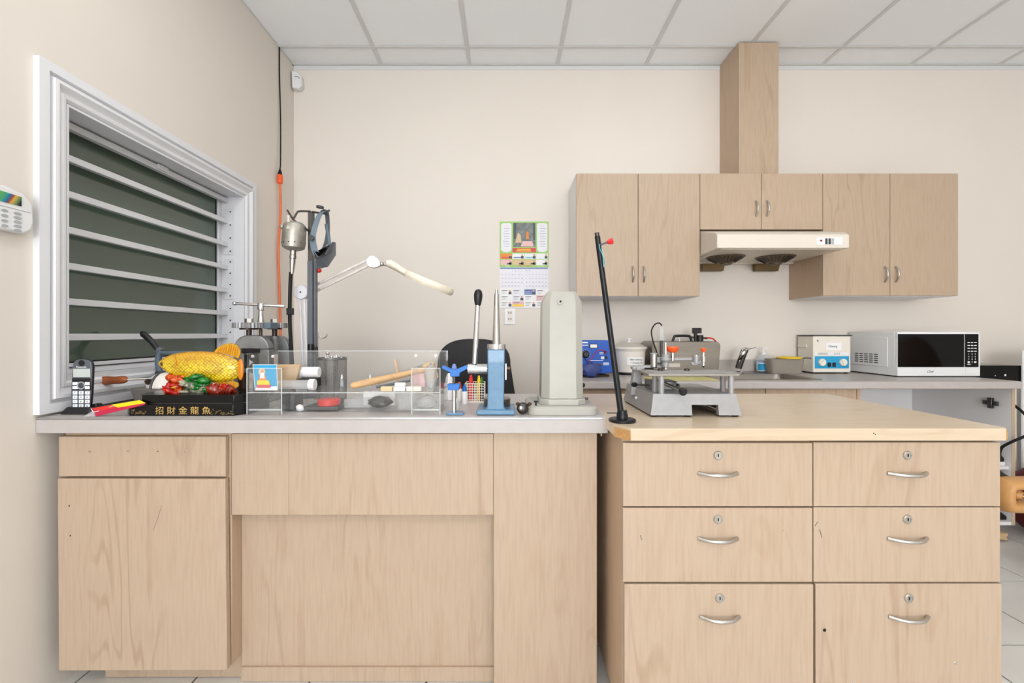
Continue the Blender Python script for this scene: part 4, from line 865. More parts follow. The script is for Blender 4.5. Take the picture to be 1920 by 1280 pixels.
b = MB(); b.loft([[P(x,y,dL)+Vector((0, math.cos(2*math.pi*i/14)*r_*1.7*dL/F, math.sin(2*math.pi*i/14)*r_*dL/F)) for i in range(14)] for x, y, r_ in hc]); b.build('neck', 'lamp_cream', lm, ang=60)
a0, a1 = P(760,511,dL), P(850,549,dL); mid = (a0+a1)/2; tv = (a1-a0); R_ = tv.length/2; nrm = Vector((-tv.z,0,tv.x)).normalized(); nrm = (nrm+Vector((0,-.06,0))).normalized()
b = MB(); b.lathe([(R_*.62,-.013),(R_*.95,-.015),(R_,-.006),(R_,.006),(R_*.95,.015),(R_*.62,.013),(R_*.60,0),(R_*.62,-.013)], mid, nrm, 40); b.build('head_ring', 'lamp_cream', lm, ang=50)
b = MB(); b.lathe([(R_*.62,-.003),(R_*.62,.003)], mid, nrm, 40); b.build('lens', 'bottle', lm)
# hook wire rod
hr = thing('wire_hook', 'thin steel wire hook rod standing behind the pen cup', 'hook', (U(598,1.80), 1.8, ZB))
b = MB(); b.tube(bez([(U(597,1.8),1.8,ZB+.004), P(597,680,1.8), P(597.5,625,1.8), P(599,630,1.8), P(603,633.5,1.8), P(609,633,1.8), P(613,628,1.8), P(612,623,1.8)], 5), .0024, 6); b.build('rod', 'satin', hr)
b = MB(); b.lathe([(.016,.0005),(.016,.006),(.004,.009)], (U(597,1.8),1.8,ZB), n=16); b.build('foot', 'satin', hr)
# mesh pen cup
pcup = thing('mesh_pen_cup', 'black wire mesh cup full of burs and small tools on bench', 'cup', (U(623,1.70), 1.70, ZB))
dP = 1.722; r0 = 25.5*dP/F; cz = ZB; hz_ = V(672,dP)-ZB; cc = Vector((U(623,dP),dP,ZB))
b = MB(); n, mm = 56, 26; vs_ = []; fs = []
for j in range(mm+1):
    for i in range(n): a = 2*math.pi*(i+.5*(j % 2))/n; vs_.append(cc+Vector((r0*math.cos(a), r0*math.sin(a), .004+hz_*j/mm)))
for j in range(mm):
    for i in range(n):
        k = (i+1) % n; p00, p10, p01, p11 = j*n+i, j*n+k, (j+1)*n+i, (j+1)*n+k
        if j % 2 == 0: fs += [(p00,p10,p01),(p10,p11,p01)]
        else: fs += [(p00,p11,p01),(p00,p10,p11)]
b.add(vs_, fs); o = b.build('mesh_wall', 'steel', pcup, ang=180, kind='stuff'); wm = o.modifiers.new('wire', 'WIREFRAME'); wm.thickness = .0011
b = MB(); b.lathe([(r0+.001,hz_-.004),(r0+.002,hz_),(r0+.001,hz_+.005),(r0-.001,hz_+.005),(r0-.001,hz_-.004)], cc, n=40); b.build('rim', 'dark_steel', pcup)
b = MB(); b.lathe([(r0+.001,.0005),(r0+.001,.012),(r0-.002,.012),(r0-.002,.002),(.0001,.002)], cc, n=40); b.build('bottom', 'plastic_black', pcup)
for k in range(16):
    a = rnd.uniform(0,6.28); rr2 = rnd.uniform(.005,r0*.8); p0 = cc+Vector((rr2*.7*math.cos(a), rr2*.7*math.sin(a), .004)); p1 = cc+Vector((rr2*math.cos(a+.3), rr2*math.sin(a+.3), hz_+rnd.uniform(-.012,.012)))
    t_ = thing('small_tool', 'thin steel bur standing in the mesh pen cup', 'tool', p0, 'burs in the pen cup'); b = MB(); b.tube([p0, p1], .0028, 6); b.build('shank', 'satin' if k % 3 else 'dark_steel', t_); b = MB(); b.ell(p1, (.0045,.0045,.006), 8, 6); b.build('tip', 'sparkle' if k % 2 else 'paper', t_)
t_ = thing('round_head_tool', 'steel rod tool with round knob sticking out of pen cup', 'tool', cc+Vector((-.01,-.01,.004))); b = MB(); b.tube([cc+Vector((-.01,-.01,.004)), P(614,662,dP-.01)], .004, 8); b.build('rod', 'satin', t_); b = MB(); b.ell(P(614.5,662,dP-.01), (.0075,.0075,.0065), 12, 8); b.build('knob', 'satin', t_)

# ================================================================== acrylic organiser
aq = thing('acrylic_organiser', 'long clear acrylic two tier organiser box along the bench front', 'organiser', (U(645,1.5), 1.55, ZB))
dA, dA2 = 1.462, 1.66; xA0, xA1 = U(463,dA), U(825,dA); zt_ = ZB+.2; zs = V(733,1.5); th = .0035
zt_ = V(662,dA)
def sheet(name, *a, m_='acrylic'): b = MB(); b.box(*a); return b.build(name, m_, aq)
sheet('bottom_sheet', xA0, xA1, dA+.06, dA2, ZB+.001, ZB+.001+th)
sheet('shelf_sheet', xA0+.002, xA1-.002, dA, dA2-.004, zs-th, zs)
sheet('back_sheet', xA0, xA1, dA2-th, dA2, ZB+.005, zt_)
sheet('end_sheet', xA0, xA0+th, dA, dA2-th, ZB+.001, zt_); sheet('end_sheet', xA1-th, xA1, dA, dA2-th, ZB+.001, zt_)
for x in (U(528,dA), U(772,dA)): sheet('divider_sheet', x-th/2, x+th/2, dA, dA2-th, ZB+.001, V(690,dA))
sheet('front_sheet', xA0+th, U(528,dA)-th/2, dA, dA+th, ZB+.001, zs-th); sheet('front_sheet', U(772,dA)+th/2, xA1-th, dA, dA+th, ZB+.001, zs-th)
sheet('front_sheet', xA0+th, U(528,dA)-th/2, dA, dA+th, zs, V(690,dA)); sheet('front_sheet', U(772,dA)+th/2, xA1-th, dA, dA+th, zs, V(690,dA))
sheet('middle_front_sheet', U(528,dA)+th/2, U(772,dA)-th/2, dA+.055, dA+.055+th, ZB+.005, zs-th)
for x0_, x1_, z_, y_ in ((463,825,662,dA2-th/2), (463,528,690,dA), (772,825,690,dA), (463,825,733,dA)):
    b = MB(); zz = V(z_,dA) if z_ != 733 else zs; b.box(U(x0_,dA), U(x1_,dA), y_-.0008, y_+.0012, zz-.0012, zz+.0006); b.build('polished_edge', 'acrylic_edge', aq)
for x in (463, 528, 772, 825):
    b = MB(); b.box(U(x,dA)-.0012, U(x,dA)+.0012, dA-.0006, dA+.0012, ZB+.001, V(690,dA)); b.build('polished_edge', 'acrylic_edge', aq)
for x, y in ((474,668),(512,668),(780,667),(817,667)):
    b = MB(); b.lathe([(.006,0),(.006,.003),(.004,.005),(.0001,.0055)], P(x,y,dA2-.006), (0,-1,0), 16); b.build('bumper', 'plastic_white', aq)
for x0_, x1_ in ((465,526),(774,823)): b = MB(); b.box(U(x0_,dA), U(x1_,dA), dA+.004, dA+.012, ZB+.014, ZB+.018); b.build('weld_bead', 'acrylic_edge', aq)
# picture card in the organiser
pcd = thing('picture_card', 'small blue devotional picture card propped inside the acrylic organiser', 'card', P(497,733,1.475))
dK = 1.474; b = MB(); b.prism([P(473.5,683,dK+.004), P(519,683,dK+.004), P(520.5,731.5,dK), P(478,731.5,dK)], (0,.0012,0)); b.build('card', 'paper', pcd)
def kf(name, pts, m_, l=.0006): b = MB(); b.prism([P(x,y,dK+.0035-(y-683)/48*.0035-l) for x, y in pts], (0,.0005,0)); b.build(name, m_, pcd)
kf('background', [(474.5,684),(518,684),(519.5,731),(479,731)], 'sky_blue'); kf('cloud', [(480,726),(519,724),(519.5,731),(479.5,731)], 'cal_pale', .0009)
kf('halo', [(491+6.5*math.cos(a), 697+7.5*math.sin(a)) for a in [i*math.pi/8 for i in range(16)]], 'cal_sand', .0012); kf('robe', [(487,700),(496,700),(503,722),(484,722)], 'cal_orange', .0015); kf('torso', [(488,699),(495,699),(496,709),(488,709)], 'paper', .0018); kf('head', [(491.5+2.6*math.cos(a), 695.5+3*math.sin(a)) for a in [i*math.pi/6 for i in range(12)]], 'skin_tone', .002)
kf('garland', [(482,713),(504,713),(506,722),(482,722)], 'yellow', .0021); kf('flowers', [(481,721),(508,721),(507,727),(482,727)], 'cal_red', .0024)
# contents
def vial_at(px0, px1, py, d, r, lab, cap='plastic_white'):
    t_ = thing('plastic_vial', lab, 'vial', (U((px0+px1)/2,d), d, zs)); z = zs+r+.0005
    b = MB(); b.cyl((U(px0,d),d,z),(U(px1-9,d),d,z), r); b.build('tube', 'vial', t_, .002); b = MB(); b.cyl((U(px1-11,d),d,z),(U(px1,d),d,z), r+.003); b.build('cap', cap, t_, .002)
vial_at(522, 591, 723, 1.545, .016, 'clear plastic vial with white cap lying on the organiser shelf')
o = MB().pprism([(517,686),(562,686),(556,712),(548,728),(517,729)], 1.59, 1.61).build('cardboard_piece', 'cardboard', None, .002); tag(o, 'brown cardboard piece behind the clear vial in the organiser', 'cardboard'); o.location.z = zs+.001-V(729,1.59)
o = MB().cyl((U(566,1.63),1.625,zs+.052), (U(600,1.63),1.625,zs+.052), .019).build('paper_roll', 'paper', None, .002); tag(o, 'white paper roll on a block behind the pen cup', 'paper roll')
o = MB().box(U(566,1.63), U(598,1.63), 1.60, 1.65, zs+.001, zs+.032).build('grey_block', 'dark_steel', None, .002); tag(o, 'dark metal block under the white paper roll', 'block')
ml_ = thing('mallet', 'wooden handled rawhide mallet lying across the organiser shelf', 'mallet', P(730,715,1.56))
m0, m1 = P(658,727,1.53), P(800,692,1.59); m0.z = max(m0.z, zs+.013)
b = MB(); b.tube([m0, m0.lerp(m1,.03), m0.lerp(m1,.3), m0.lerp(m1,.7), m1], [.007,.0115,.0125,.010,.009], 14); b.build('handle', 'wood_raw', ml_)
hx = Vector((.25,.3,-.9)); b = MB(); b.lathe([(.018,-.03),(.021,-.028),(.021,.028),(.018,.03),(.012,.026),(.0001,.026)], m1+Vector((.012,.01,-.008)), hx, 20); b.build('head', 'cal_sand', ml_)
for k in range(4): b = MB(); b.lathe([(.0212,-.002),(.0216,0),(.0212,.002)], m1+Vector((.012,.01,-.008))+hx.normalized()*(-.02+k*.013), hx, 20); b.build('hide_layer', 'wood_raw', ml_)
t_ = thing('wood_stick', 'short pale wooden stick poking up behind the mallet handle', 'stick', P(744,700,1.64)); b = MB(); b.prism([P(739,674,1.635), P(742,674,1.635), P(748,700,1.63), P(744,700,1.63)], (0,.004,0)); b.box(U(744,1.63), U(748,1.63), 1.63, 1.634, zs+.001, V(699,1.63)); b.build('shaft', 'wood_raw', t_)
o = MB().box(U(773,1.60), U(798,1.60), 1.59, 1.63, zs+.001, V(698,1.60)).build('pink_box', 'cal_pink', None, .003); tag(o, 'small pinkish box behind the mallet handle in the organiser', 'box')
for i, (x0_, x1_, m_, lab) in enumerate(((714,736,'cal_sand','yellowish eraser block at the left of the organiser shelf row'),(738,760,'paper','white eraser block in the middle of the organiser shelf row'),(762,790,'plastic_cream','cream block at the right of the organiser shelf row'))):
    o = MB().box(U(x0_,1.49), U(x1_,1.49), 1.485, 1.51, zs+.001, zs+.016).build('eraser_block', m_, None, .002); tag(o, lab, 'block', 'blocks on the organiser shelf')
t_ = thing('label_tag', 'small white printed label tag on the eraser blocks', 'label', (U(750,1.495),1.495,zs+.017)); b = MB(); b.box(U(741,1.495), U(760,1.495), 1.488, 1.506, zs+.0165, zs+.028); b.build('tag', 'paper', t_, .001)
t_ = thing('pliers', 'grey steel pliers lying under the wooden mallet handle', 'pliers', (U(730,1.52),1.52,zs))
for q in (-1, 1): b = MB(); b.tube(bez([(U(705,1.52),1.525,zs+.010), (U(735,1.52),1.53+q*.006,zs+.020), (U(752,1.52),1.535+q*.002,zs+.026), (U(766,1.52),1.54-q*.003,zs+.030)], 4), .004, 8); b.build('jaw_arm', 'plastic_grey', t_)
for k, (x, y) in enumerate(((694,707),(641,716),(820,705))):
    t_ = thing('dropper_vial', ('tiny clear dropper vial beside the mesh pen cup','second tiny clear dropper vial left of the mallet','tiny clear dropper vial at the right end of organiser')[k], 'vial', (U(x,1.63) if k < 2 else U(812,1.6), 1.63, zs)); q = Vector((U(x if k < 2 else 810,1.63), 1.63, zs+.0006)); b = MB(); b.lathe([(.006,0),(.006,.02),(.003,.024),(.003,.028)], q, n=12); b.build('bottle', 'bottle', t_); b = MB(); b.lathe([(.004,.028),(.002,.042),(.0001,.042)], q, n=12); b.build('cap', 'plastic_white', t_)
# lower tier
zl = ZB+.005
o = MB().cyl((U(617,1.56),1.56,zl+.012), (U(617,1.56),1.56,zl+.033), .037, n=32).build('red_tape_roll', 'red', None, .003); tag(o, 'flat red tape roll in the lower tier of the organiser', 'tape roll')
o = MB().box(U(580,1.57), U(642,1.57), 1.525, 1.62, zl, zl+.0115).build('dark_tray', 'dark_steel', None, .002); tag(o, 'dark flat tray under the red tape roll', 'tray')
o = MB().box(U(531,1.55), U(557,1.55), 1.53, 1.60, zl, zl+.048).build('black_case', 'grey_dark', None, .004); tag(o, 'dark grey case in the lower left of the organiser', 'case')
def lump(name, lab, cat, c_, r, m_, sd=1):
    rg = random.Random(sd); b = MB(); n_, m__ = 14, 8; R = []
    for j in range(m__+1):
        th_ = min(max(math.pi*j/m__, .05), math.pi-.05); R.append([Vector(c_)+Vector((r[0]*math.sin(th_)*math.cos(2*math.pi*i/n_)*rg.uniform(.75,1.15), r[1]*math.sin(th_)*math.sin(2*math.pi*i/n_)*rg.uniform(.75,1.15), max(-r[2], -r[2]*math.cos(th_)*rg.uniform(.8,1.1)))) for i in range(n_)])
    b.loft(R); o = b.build(name, m_, None, ang=30); return tag(o, lab, cat)
lump('paper_scrap', 'crumpled white paper scrap in the lower tier of organiser', 'paper', (U(562,1.525),1.526,ZB+.013), (.014,.007,.0115), 'paper', 2)
lump('metal_scraps', 'heap of dull metal scraps in clear bag, lower tier', 'scrap', (U(712,1.57),1.57,zl+.021), (.042,.03,.02), 'dark_steel', 4)
lump('clear_bag', 'crumpled clear plastic bag in right compartment of the organiser', 'bag', (U(799,1.53),1.53,zl+.026), (.035,.05,.025), 'clear_bag', 5)
lump('plastic_wrap', 'crumpled clear plastic wrap on right end of organiser shelf', 'bag', (U(808,1.54),1.535,zs+.046), (.022,.03,.044), 'clear_bag', 6)
t_ = thing('pin_packet', 'small clear packet of steel pins in the lower tier', 'packet', (U(760,1.545),1.545,zl)); b = MB(); b.box(U(748,1.54), U(772,1.54), 1.54, 1.552, zl, zl+.055); b.build('sleeve', 'clear_bag', t_)
for k in range(14): b = MB(); x = 750+k*1.5; b.tube([P(x+rnd.uniform(-1,1),0,1.546)*0+Vector((U(x,1.546),1.546,zl+.004)), Vector((U(x+rnd.uniform(-3,3),1.546),1.546,zl+.05))], .0011, 5); b.build('pin', 'chrome', t_)
o = MB().box(U(650,1.6), U(700,1.6), 1.57, 1.64, zl, zl+.03).build('parts_box', 'clear_bag', None, .003); tag(o, 'low clear parts box in middle of the lower organiser tier', 'box')
o = MB().box(U(680,1.62), U(740,1.62), 1.625, 1.645, zl+.0, zl+.05).build('white_box', 'paper', None, .002); tag(o, 'white carton at the back of the lower organiser tier', 'box')
# brown bottle with pale blue lid behind the fish tail
t_ = thing('brown_jar', 'dark brown jar with pale blue lid behind the fish tail', 'jar', (U(457,1.68),1.68,ZB)); q = Vector((U(455,1.68),1.68,ZB)); b = MB(); b.lathe([(.020,.0006),(.022,.004),(.024,.03),(.020,.055),(.016,.08),(.016,.118)], q, n=20); b.build('body', 'brown_dark', t_); b = MB(); b.lathe([(.022,.118),(.024,.121),(.024,.127),(.018,.131),(.0001,.131)], q, n=20); b.build('lid', 'grey_blue', t_)

# ================================================================== BENCH, RIGHT: blue tools, basket, column machine
rs = thing('ring_stretcher', 'blue hammered ring stretcher with tapered steel mandrel and lever', 'ring stretcher', (U(930,1.5), 1.5, ZB))
dR = 1.453
b = MB(); b.box(U(893,dR), U(966,dR), dR, dR+.14, ZB+.0005, V(768.5,dR)); b.build('base', 'blue_paint', rs, .004)
colp = [(913,768.5),(914,748),(914,735),(913.5,655),(946.5,655),(946,735),(945,748),(945,768.5)]
b = MB(); b.prism([P(x,y,dR+.004) for x, y in [(909,768.6),(913.5,764),(914.5,735),(914,655),(946.5,655),(945,735),(944.5,764),(949,768.6)]], (0,.055,0)); b.build('column', 'blue_paint', rs, .003)
zc_ = V(655,dR); xc = U(930.5,dR); yc = dR+.032
b = MB(); b.lathe([(.030,0),(.030,.016),(.0001,.016)], (xc,yc,zc_), n=32); b.build('collar', 'chrome', rs, .001)
b = MB(); z1 = V(549,dR)-zc_; b.lathe([(.013,.016),(.0072,z1),(.0045,z1+.0005),(.0040,z1+.014),(.0001,z1+.014)], (xc,yc,zc_), n=24); b.build('mandrel', 'satin', rs, ang=40)
b = MB(); b.cyl(P(877,691,dR+.03), P(914,691,dR+.03), .0155, n=24); b.build('axle', 'chrome', rs, .001)
b = MB(); b.tube([P(890,682,dR+.03), P(896,566,dR+.03)], [.0085,.0085], 16); b.build('lever', 'chrome', rs)
b = MB(); ax_ = (P(897,543,dR+.03)-P(896,572,dR+.03)).normalized(); b.lathe([(.008,-.002),(.0105,.004),(.0135,.02),(.0142,.034),(.012,.045),(.007,.051),(.0001,.053)], P(896,572,dR+.03), ax_, 20); b.build('lever_knob', 'plastic_black', rs, ang=60)
for k in range(4): b = MB(); b.lathe([(.044,0),(.046,.002),(.046,.0045),(.044,.006),(.0001,.006)], (U(932,1.56),1.535+.01,V(768.5,dR)+.0006+k*.0066), n=36); b.build('size_ring', 'steel', rs)
b = MB(); b.lathe([(.006,0),(.006,.012),(.004,.014)], P(949,690,dR+.03), (1,0,0), 12); b.build('side_bolt', 'brass_dark', rs)
b = MB(); b.pbox(947, 950, 682, 712, dR+.02, dR+.045); b.build('catch_plate', 'satin', rs, .001)
rb = thing('ring_bender', 'small blue bench vise with Y shaped tommy handle on steel post', 'vise', (U(852,1.47), 1.47, ZB))
dV = 1.456; xv = U(850,dV)
b = MB(); b.box(U(836,dV), U(868,dV), dV, dV+.05, ZB+.0005, ZB+.007); b.build('base', 'blue_paint', rb, .0015)
b = MB(); b.cyl((xv,dV+.022,ZB+.006), (xv,dV+.022,V(722,dV)), .007); b.build('post', 'chrome', rb)
b = MB(); b.pprism([(838.5,720),(862,720),(860,731.5),(839.5,731.5)], dV+.004, dV+.04); b.build('block', 'blue_bright', rb, .0015)
b = MB(); b.cyl((xv,dV+.022,V(721,dV)), (xv,dV+.022,V(704,dV)), .005); b.build('screw', 'dark_steel', rb)
b = MB(); b.pprism([(828,686),(831,685),(846,692),(851,692.5),(856,692),(874,684.5),(877,686),(877,691),(862,699),(861,706),(844,706),(843.5,698),(828.5,691)], dV+.012, dV+.032); b.build('wing_handle', 'blue_bright', rb, .002)
b = MB(); b.pprism([(846,692),(848.5,683),(851,681.5),(854,683),(857,692)], dV+.032, dV+.042); b.build('rear_wing', 'cal_blue', rb, .002)
# beaded basket with small bottles
bs = thing('wire_basket', 'small white grid basket holding coloured dropper bottles', 'basket', (U(890,1.78), 1.78, ZB))
xb0, xb1, yb0, yb1, zb0, zb1 = U(872,1.73), U(908,1.73), 1.73, 1.80, ZB+.001, ZB+.072
b = MB(); b.box(xb0, xb1, yb0, yb1, zb0, zb0+.003); b.build('floor_panel', 'plastic_cream', bs)
for k in range(9):
    x = xb0+(xb1-xb0)*k/8
    for y in (yb0, yb1): b = MB(); b.box(x-.001, x+.001, y-.001, y+.001, zb0, zb1); b.build('upright_wire', 'plastic_cream', bs)
for k in range(8):
    z = zb0+(zb1-zb0)*k/7; b = MB()
    b.box(xb0, xb1, yb0-.0012, yb0+.0008, z-.001, z+.001); b.box(xb0, xb1, yb1-.0008, yb1+.0012, z-.001, z+.001); b.box(xb0-.001, xb0+.001, yb0, yb1, z-.001, z+.001); b.box(xb1-.001, xb1+.001, yb0, yb1, z-.001, z+.001); b.build('hoop_wire', 'plastic_cream', bs)
def dropper(px, d, z0, h, r, m_body, m_cap, lab):
    t_ = thing('dropper_bottle', lab, 'bottle', (U(px,d), d, z0), 'dropper bottles'); q = Vector((U(px,d),d,z0+.0006))
    b = MB(); b.lathe([(r,0),(r,h*.6),(r*.6,h*.68)], q, n=16); b.build('bottle', m_body, t_, ang=50); b = MB(); b.lathe([(r*.75,h*.66),(r*.7,h*.82),(r*.35,h*.98),(r*.2,h),(.0001,h)], q, n=16); b.build('cap', m_cap, t_, ang=50)
dropper(883, 1.765, zb0+.003, .098, .011, 'red', 'red', 'red dropper bottle in the white grid basket'); dropper(898, 1.765, zb0+.003, .095, .009, 'yellow', 'yellow', 'yellow dropper bottle in the white grid basket'); dropper(903.5, 1.75, zb0+.003, .09, .007, 'plastic_black', 'leaf_green', 'black dropper bottle with green tip in the basket')
dropper(871, 1.69, ZB, .072, .011, 'plastic_white', 'blue_bright', 'white bottle with blue cap in front of the basket'); dropper(861.5, 1.76, ZB, .075, .011, 'ceramic', 'red', 'pale bottle with red cap beside the basket'); dropper(855, 1.56, ZB, .042, .012, 'ceramic', 'plastic_white', 'short white jar behind the blue vise post')
dropper(842, 1.80, ZB, .105, .02, 'paper', 'paper', 'white bottle beside the organiser end panel')
# little ball vise
bv = thing('ball_vise', 'small dark steel ball clamp with two thumb screws beside blue tool', 'clamp', (U(979,1.475), 1.475, ZB))
q = P(980,768,1.475); q.z = ZB+.020
b = MB(); b.ell(q, (.019,.017,.0195)); b.build('ball', 'dark_steel', bv); 
for e_ in (P(971,757,1.47), P(993,757,1.47)): b = MB(); b.tube([q, e_], .005, 8); b.ell(e_, (.007,.006,.006), 10, 8); b.build('thumb_screw', 'brown_dark', bv)
b = MB(); b.ell(q+Vector((-.006,-.012,.002)), (.009,.007,.009), 12, 8); b.build('socket_screw', 'satin', bv)
# grey octagonal column machine
cm = thing('column_machine', 'tall pale grey octagonal column machine on a flat base plate', 'machine', (U(1055,1.55), 1.56, ZB))
xm_ = U(1053,1.54); ym = 1.57
b = MB(); b.loft([rr(U(990,1.455),U(1123,1.455),1.455,1.70,ZB+.0006,.03), rr(U(990,1.455),U(1123,1.455),1.455,1.70,ZB+.022,.03), rr(U(991,1.455)+.004,U(1122,1.455)-.004,1.459,1.696,ZB+.026,.028)]); b.build('base_plate', 'machine_grey', cm, ang=40)
def oc(hw, z, ch=.36, yo=0, sx=1): f_ = hw*(1-ch*1.0); return [Vector((xm_+x*sx, ym+y+yo, z)) for x, y in ((-hw,-f_),(-f_,-hw),(f_,-hw),(hw,-f_),(hw,f_),(f_,hw),(-f_,hw),(-hw,f_))]
b = MB(); b.loft([oc(.077,ZB+.0262), oc(.077,ZB+.043), oc(.074,ZB+.046)]); b.build('collar', 'machine_grey', cm, .0015)
b = MB(); zt_ = V(547,1.55); b.loft([oc(.0705,ZB+.0462), oc(.0665,zt_-.036), oc(.050,zt_-.004,.3), oc(.046,zt_,.3)]); b.build('column', 'machine_grey', cm, .002)
b = MB(); yy = ym-.0672; b.lathe([(.0105,-.002),(.0105,.003),(.008,.004),(.0045,.0035),(.004,.001),(.0001,.001)], (U(1051,1.50),yy+.001,V(565,1.50)), (0,-1,0), 20); p_ = b.build('boss', 'machine_grey', cm); b = MB(); b.lathe([(.003,0),(.003,.004)], (U(1051,1.50),yy+.001,V(565,1.50)), (0,-1,0), 10); b.build('bore', 'dark_hole', p_)
for x in (1005,): b = MB(); b.lathe([(.003,0),(.003,.010),(.007,.012),(.007,.016),(.0001,.016)], (U(x,1.49),1.49,ZB+.0258), n=12); b.build('knob', 'plastic_black', cm)
b = MB(); b.lathe([(.004,0),(.004,.012)], P(1096,747,1.54), (1,0,0), 10); b.build('side_pin', 'dark_steel', cm); b = MB(); b.ell(P(1093,722,1.6), (.008,.008,.008), 10, 8); b.build('side_knob', 'rubber', cm)

# ================================================================== ISLAND
bp = thing('stand_pole', 'leaning black iron pole on round flange, red knob near top', 'pole', (U(1167,1.355), 1.355, ZB))
dP_ = 1.355; xp = U(1166.5,dP_); zz0 = ZB
b = MB(); b.lathe([(.039,.0006),(.040,.002),(.040,.007),(.037,.009),(.018,.010)], (xp,dP_,ZB), n=40); b.build('flange', 'black_iron', bp, ang=30)
b = MB(); b.lathe([(.0165,.009),(.0165,.022),(.0145,.026),(.0145,.034),(.0001,.035)], (xp,dP_,ZB), n=24); b.build('socket', 'black_iron', bp, ang=30)
b = MB(); p0 = Vector((xp-.003,dP_,ZB+.02)); p1 = P(1120,443,dP_); b.cyl(p0, p1, .0092, .0082, 20); b.build('shaft', 'black_iron', bp)
ax_ = (p1-p0).normalized(); b = MB(); b.cyl(p1, p1+ax_*.011, .0068, n=16); b.build('threaded_tip', 'dark_steel', bp)
b = MB(); b.tube([P(1124,459.5,dP_-.004), P(1141,453,dP_-.004)], .003, 8); b.build('set_screw', 'plastic_grey', bp)
b = MB(); b.lathe([(.004,-.002),(.006,.0),(.009,.008),(.0105,.014),(.009,.016),(.0001,.016)], P(1139,454,dP_-.004), (1,0,.28), 6); b.build('knob', 'red', bp)
b = MB(); b.ribbon(bez([P(1124,458,dP_-.012), P(1124.5,466,dP_-.013), P(1128,474,dP_-.012), P(1133,486,dP_-.012), P(1134,496,dP_-.012), P(1131.5,499.5,dP_-.012), P(1131,490,dP_-.011), P(1130,478,dP_-.012), P(1127.5,462,dP_-.008)], 5), (.0,.006,.0), .0012); b.build('strap', 'teal', bp, ang=60)
b = MB(); b.cyl(P(1138,774,dP_), P(1158,774,dP_), .0016, n=8); b.build('pin', 'dark_steel', bp)
# engraving machine
en = thing('engraving_machine', 'silver grey pantograph engraving machine with orange knobs on island top', 'engraver', (.6, 1.58, ZB))
X0e, X1e, Y0e, Y1e = U(1219,1.43), U(1391,1.425), 1.425, 1.76
zb0, zb1 = ZB+.006, ZB+.071; ins = .012
def ferr(z, i): return [Vector((X0e+i,Y0e+i,z)), Vector((X1e-i,Y0e+i,z)), Vector((X1e-i,Y1e-i,z)), Vector((X0e+i,Y1e-i,z))]
# base casting: hollow shell with an arched cut-out in the front and back skirts
xc0, xc1, zc1 = U(1297,1.43), U(1347,1.43), V(759,1.43)
b = MB(); b.loft([ferr(zc1, ins*.8*(zc1-zb0)/(zb1-zb0)+.002), ferr(zb1, ins)]); b.build('deck', 'engraver_grey', en)
def leg(x0, x1, y0, y1, nm):
    b = MB(); i1 = ins*.8*(zc1-zb0)/(zb1-zb0)+.002
    l0 = 0 if x0 > X0e+.01 else 1; r0_ = 0 if x1 < X1e-.01 else 1; f0 = 0 if y0 > Y0e+.01 else 1; k0 = 0 if y1 < Y1e-.01 else 1
    b.loft([[Vector((x0,y0,zb0)),Vector((x1,y0,zb0)),Vector((x1,y1,zb0)),Vector((x0,y1,zb0))], [Vector((x0+l0*i1,y0+f0*i1,zc1)),Vector((x1-r0_*i1,y0+f0*i1,zc1)),Vector((x1-r0_*i1,y1-k0*i1,zc1)),Vector((x0+l0*i1,y1-k0*i1,zc1))]])
    b.build(nm, 'engraver_grey', en)
leg(X0e, xc0, Y0e, Y0e+.02, 'front_skirt'); leg(xc1, X1e, Y0e, Y0e+.02, 'front_skirt'); leg(X0e, X0e+.02, Y0e+.02, Y1e, 'side_skirt'); leg(X1e-.02, X1e, Y0e+.02, Y1e, 'side_skirt'); leg(X0e+.02, X1e-.02, Y1e-.02, Y1e, 'rear_skirt')
for x, y in ((X0e+.015,Y0e+.015),(X1e-.015,Y0e+.015),(xc0-.012,Y0e+.012),(X0e+.015,Y1e-.015),(X1e-.015,Y1e-.015)):
    b = MB(); b.lathe([(.010,.0006),(.011,.006),(.0001,.006)], (x,y,ZB), n=14); b.build('rubber_foot', 'rubber', en)
b = MB(); b.tube([P(1325,760,1.47)+Vector((0,0,-.004)), P(1346,776,1.5)], .0035, 8); b.build('slide_rod', 'satin', en)
for x, y in ((1228,1.50),(1240,1.452),(1355.5,1.50),(1370.5,1.452)):
    b = MB(); xx = U(x,y); b.cyl((xx,y,zb1-.002), (xx,y,zb1+.058), .0088, n=20); b.build('post', 'engraver_grey', en)
zp = zb1+.056
b = MB(); b.prism([(U(1206,1.55),1.62,zp), (U(1216,1.44),1.44,zp), (U(1387,1.44),1.44,zp), (U(1386,1.5),1.62,zp)], (0,0,.008)); tb = b.build('copy_table', 'plate_grey', en, .0015)
for k in range(3):
    y = 1.47+k*.045; b = MB(); b.box(U(1220,1.5), U(1380,1.5), y-.003, y+.003, zp+.0078, zp+.0095); b.build('slot_rail', 'engraver_grey', tb)
for x, y in ((1238,1.56),(1288,1.56)): b = MB(); b.lathe([(.010,.008),(.009,.014),(.005,.016),(.0001,.016)], (U(x,y),y,zp), n=10); b.build('type_clamp', 'brown_dark', tb)
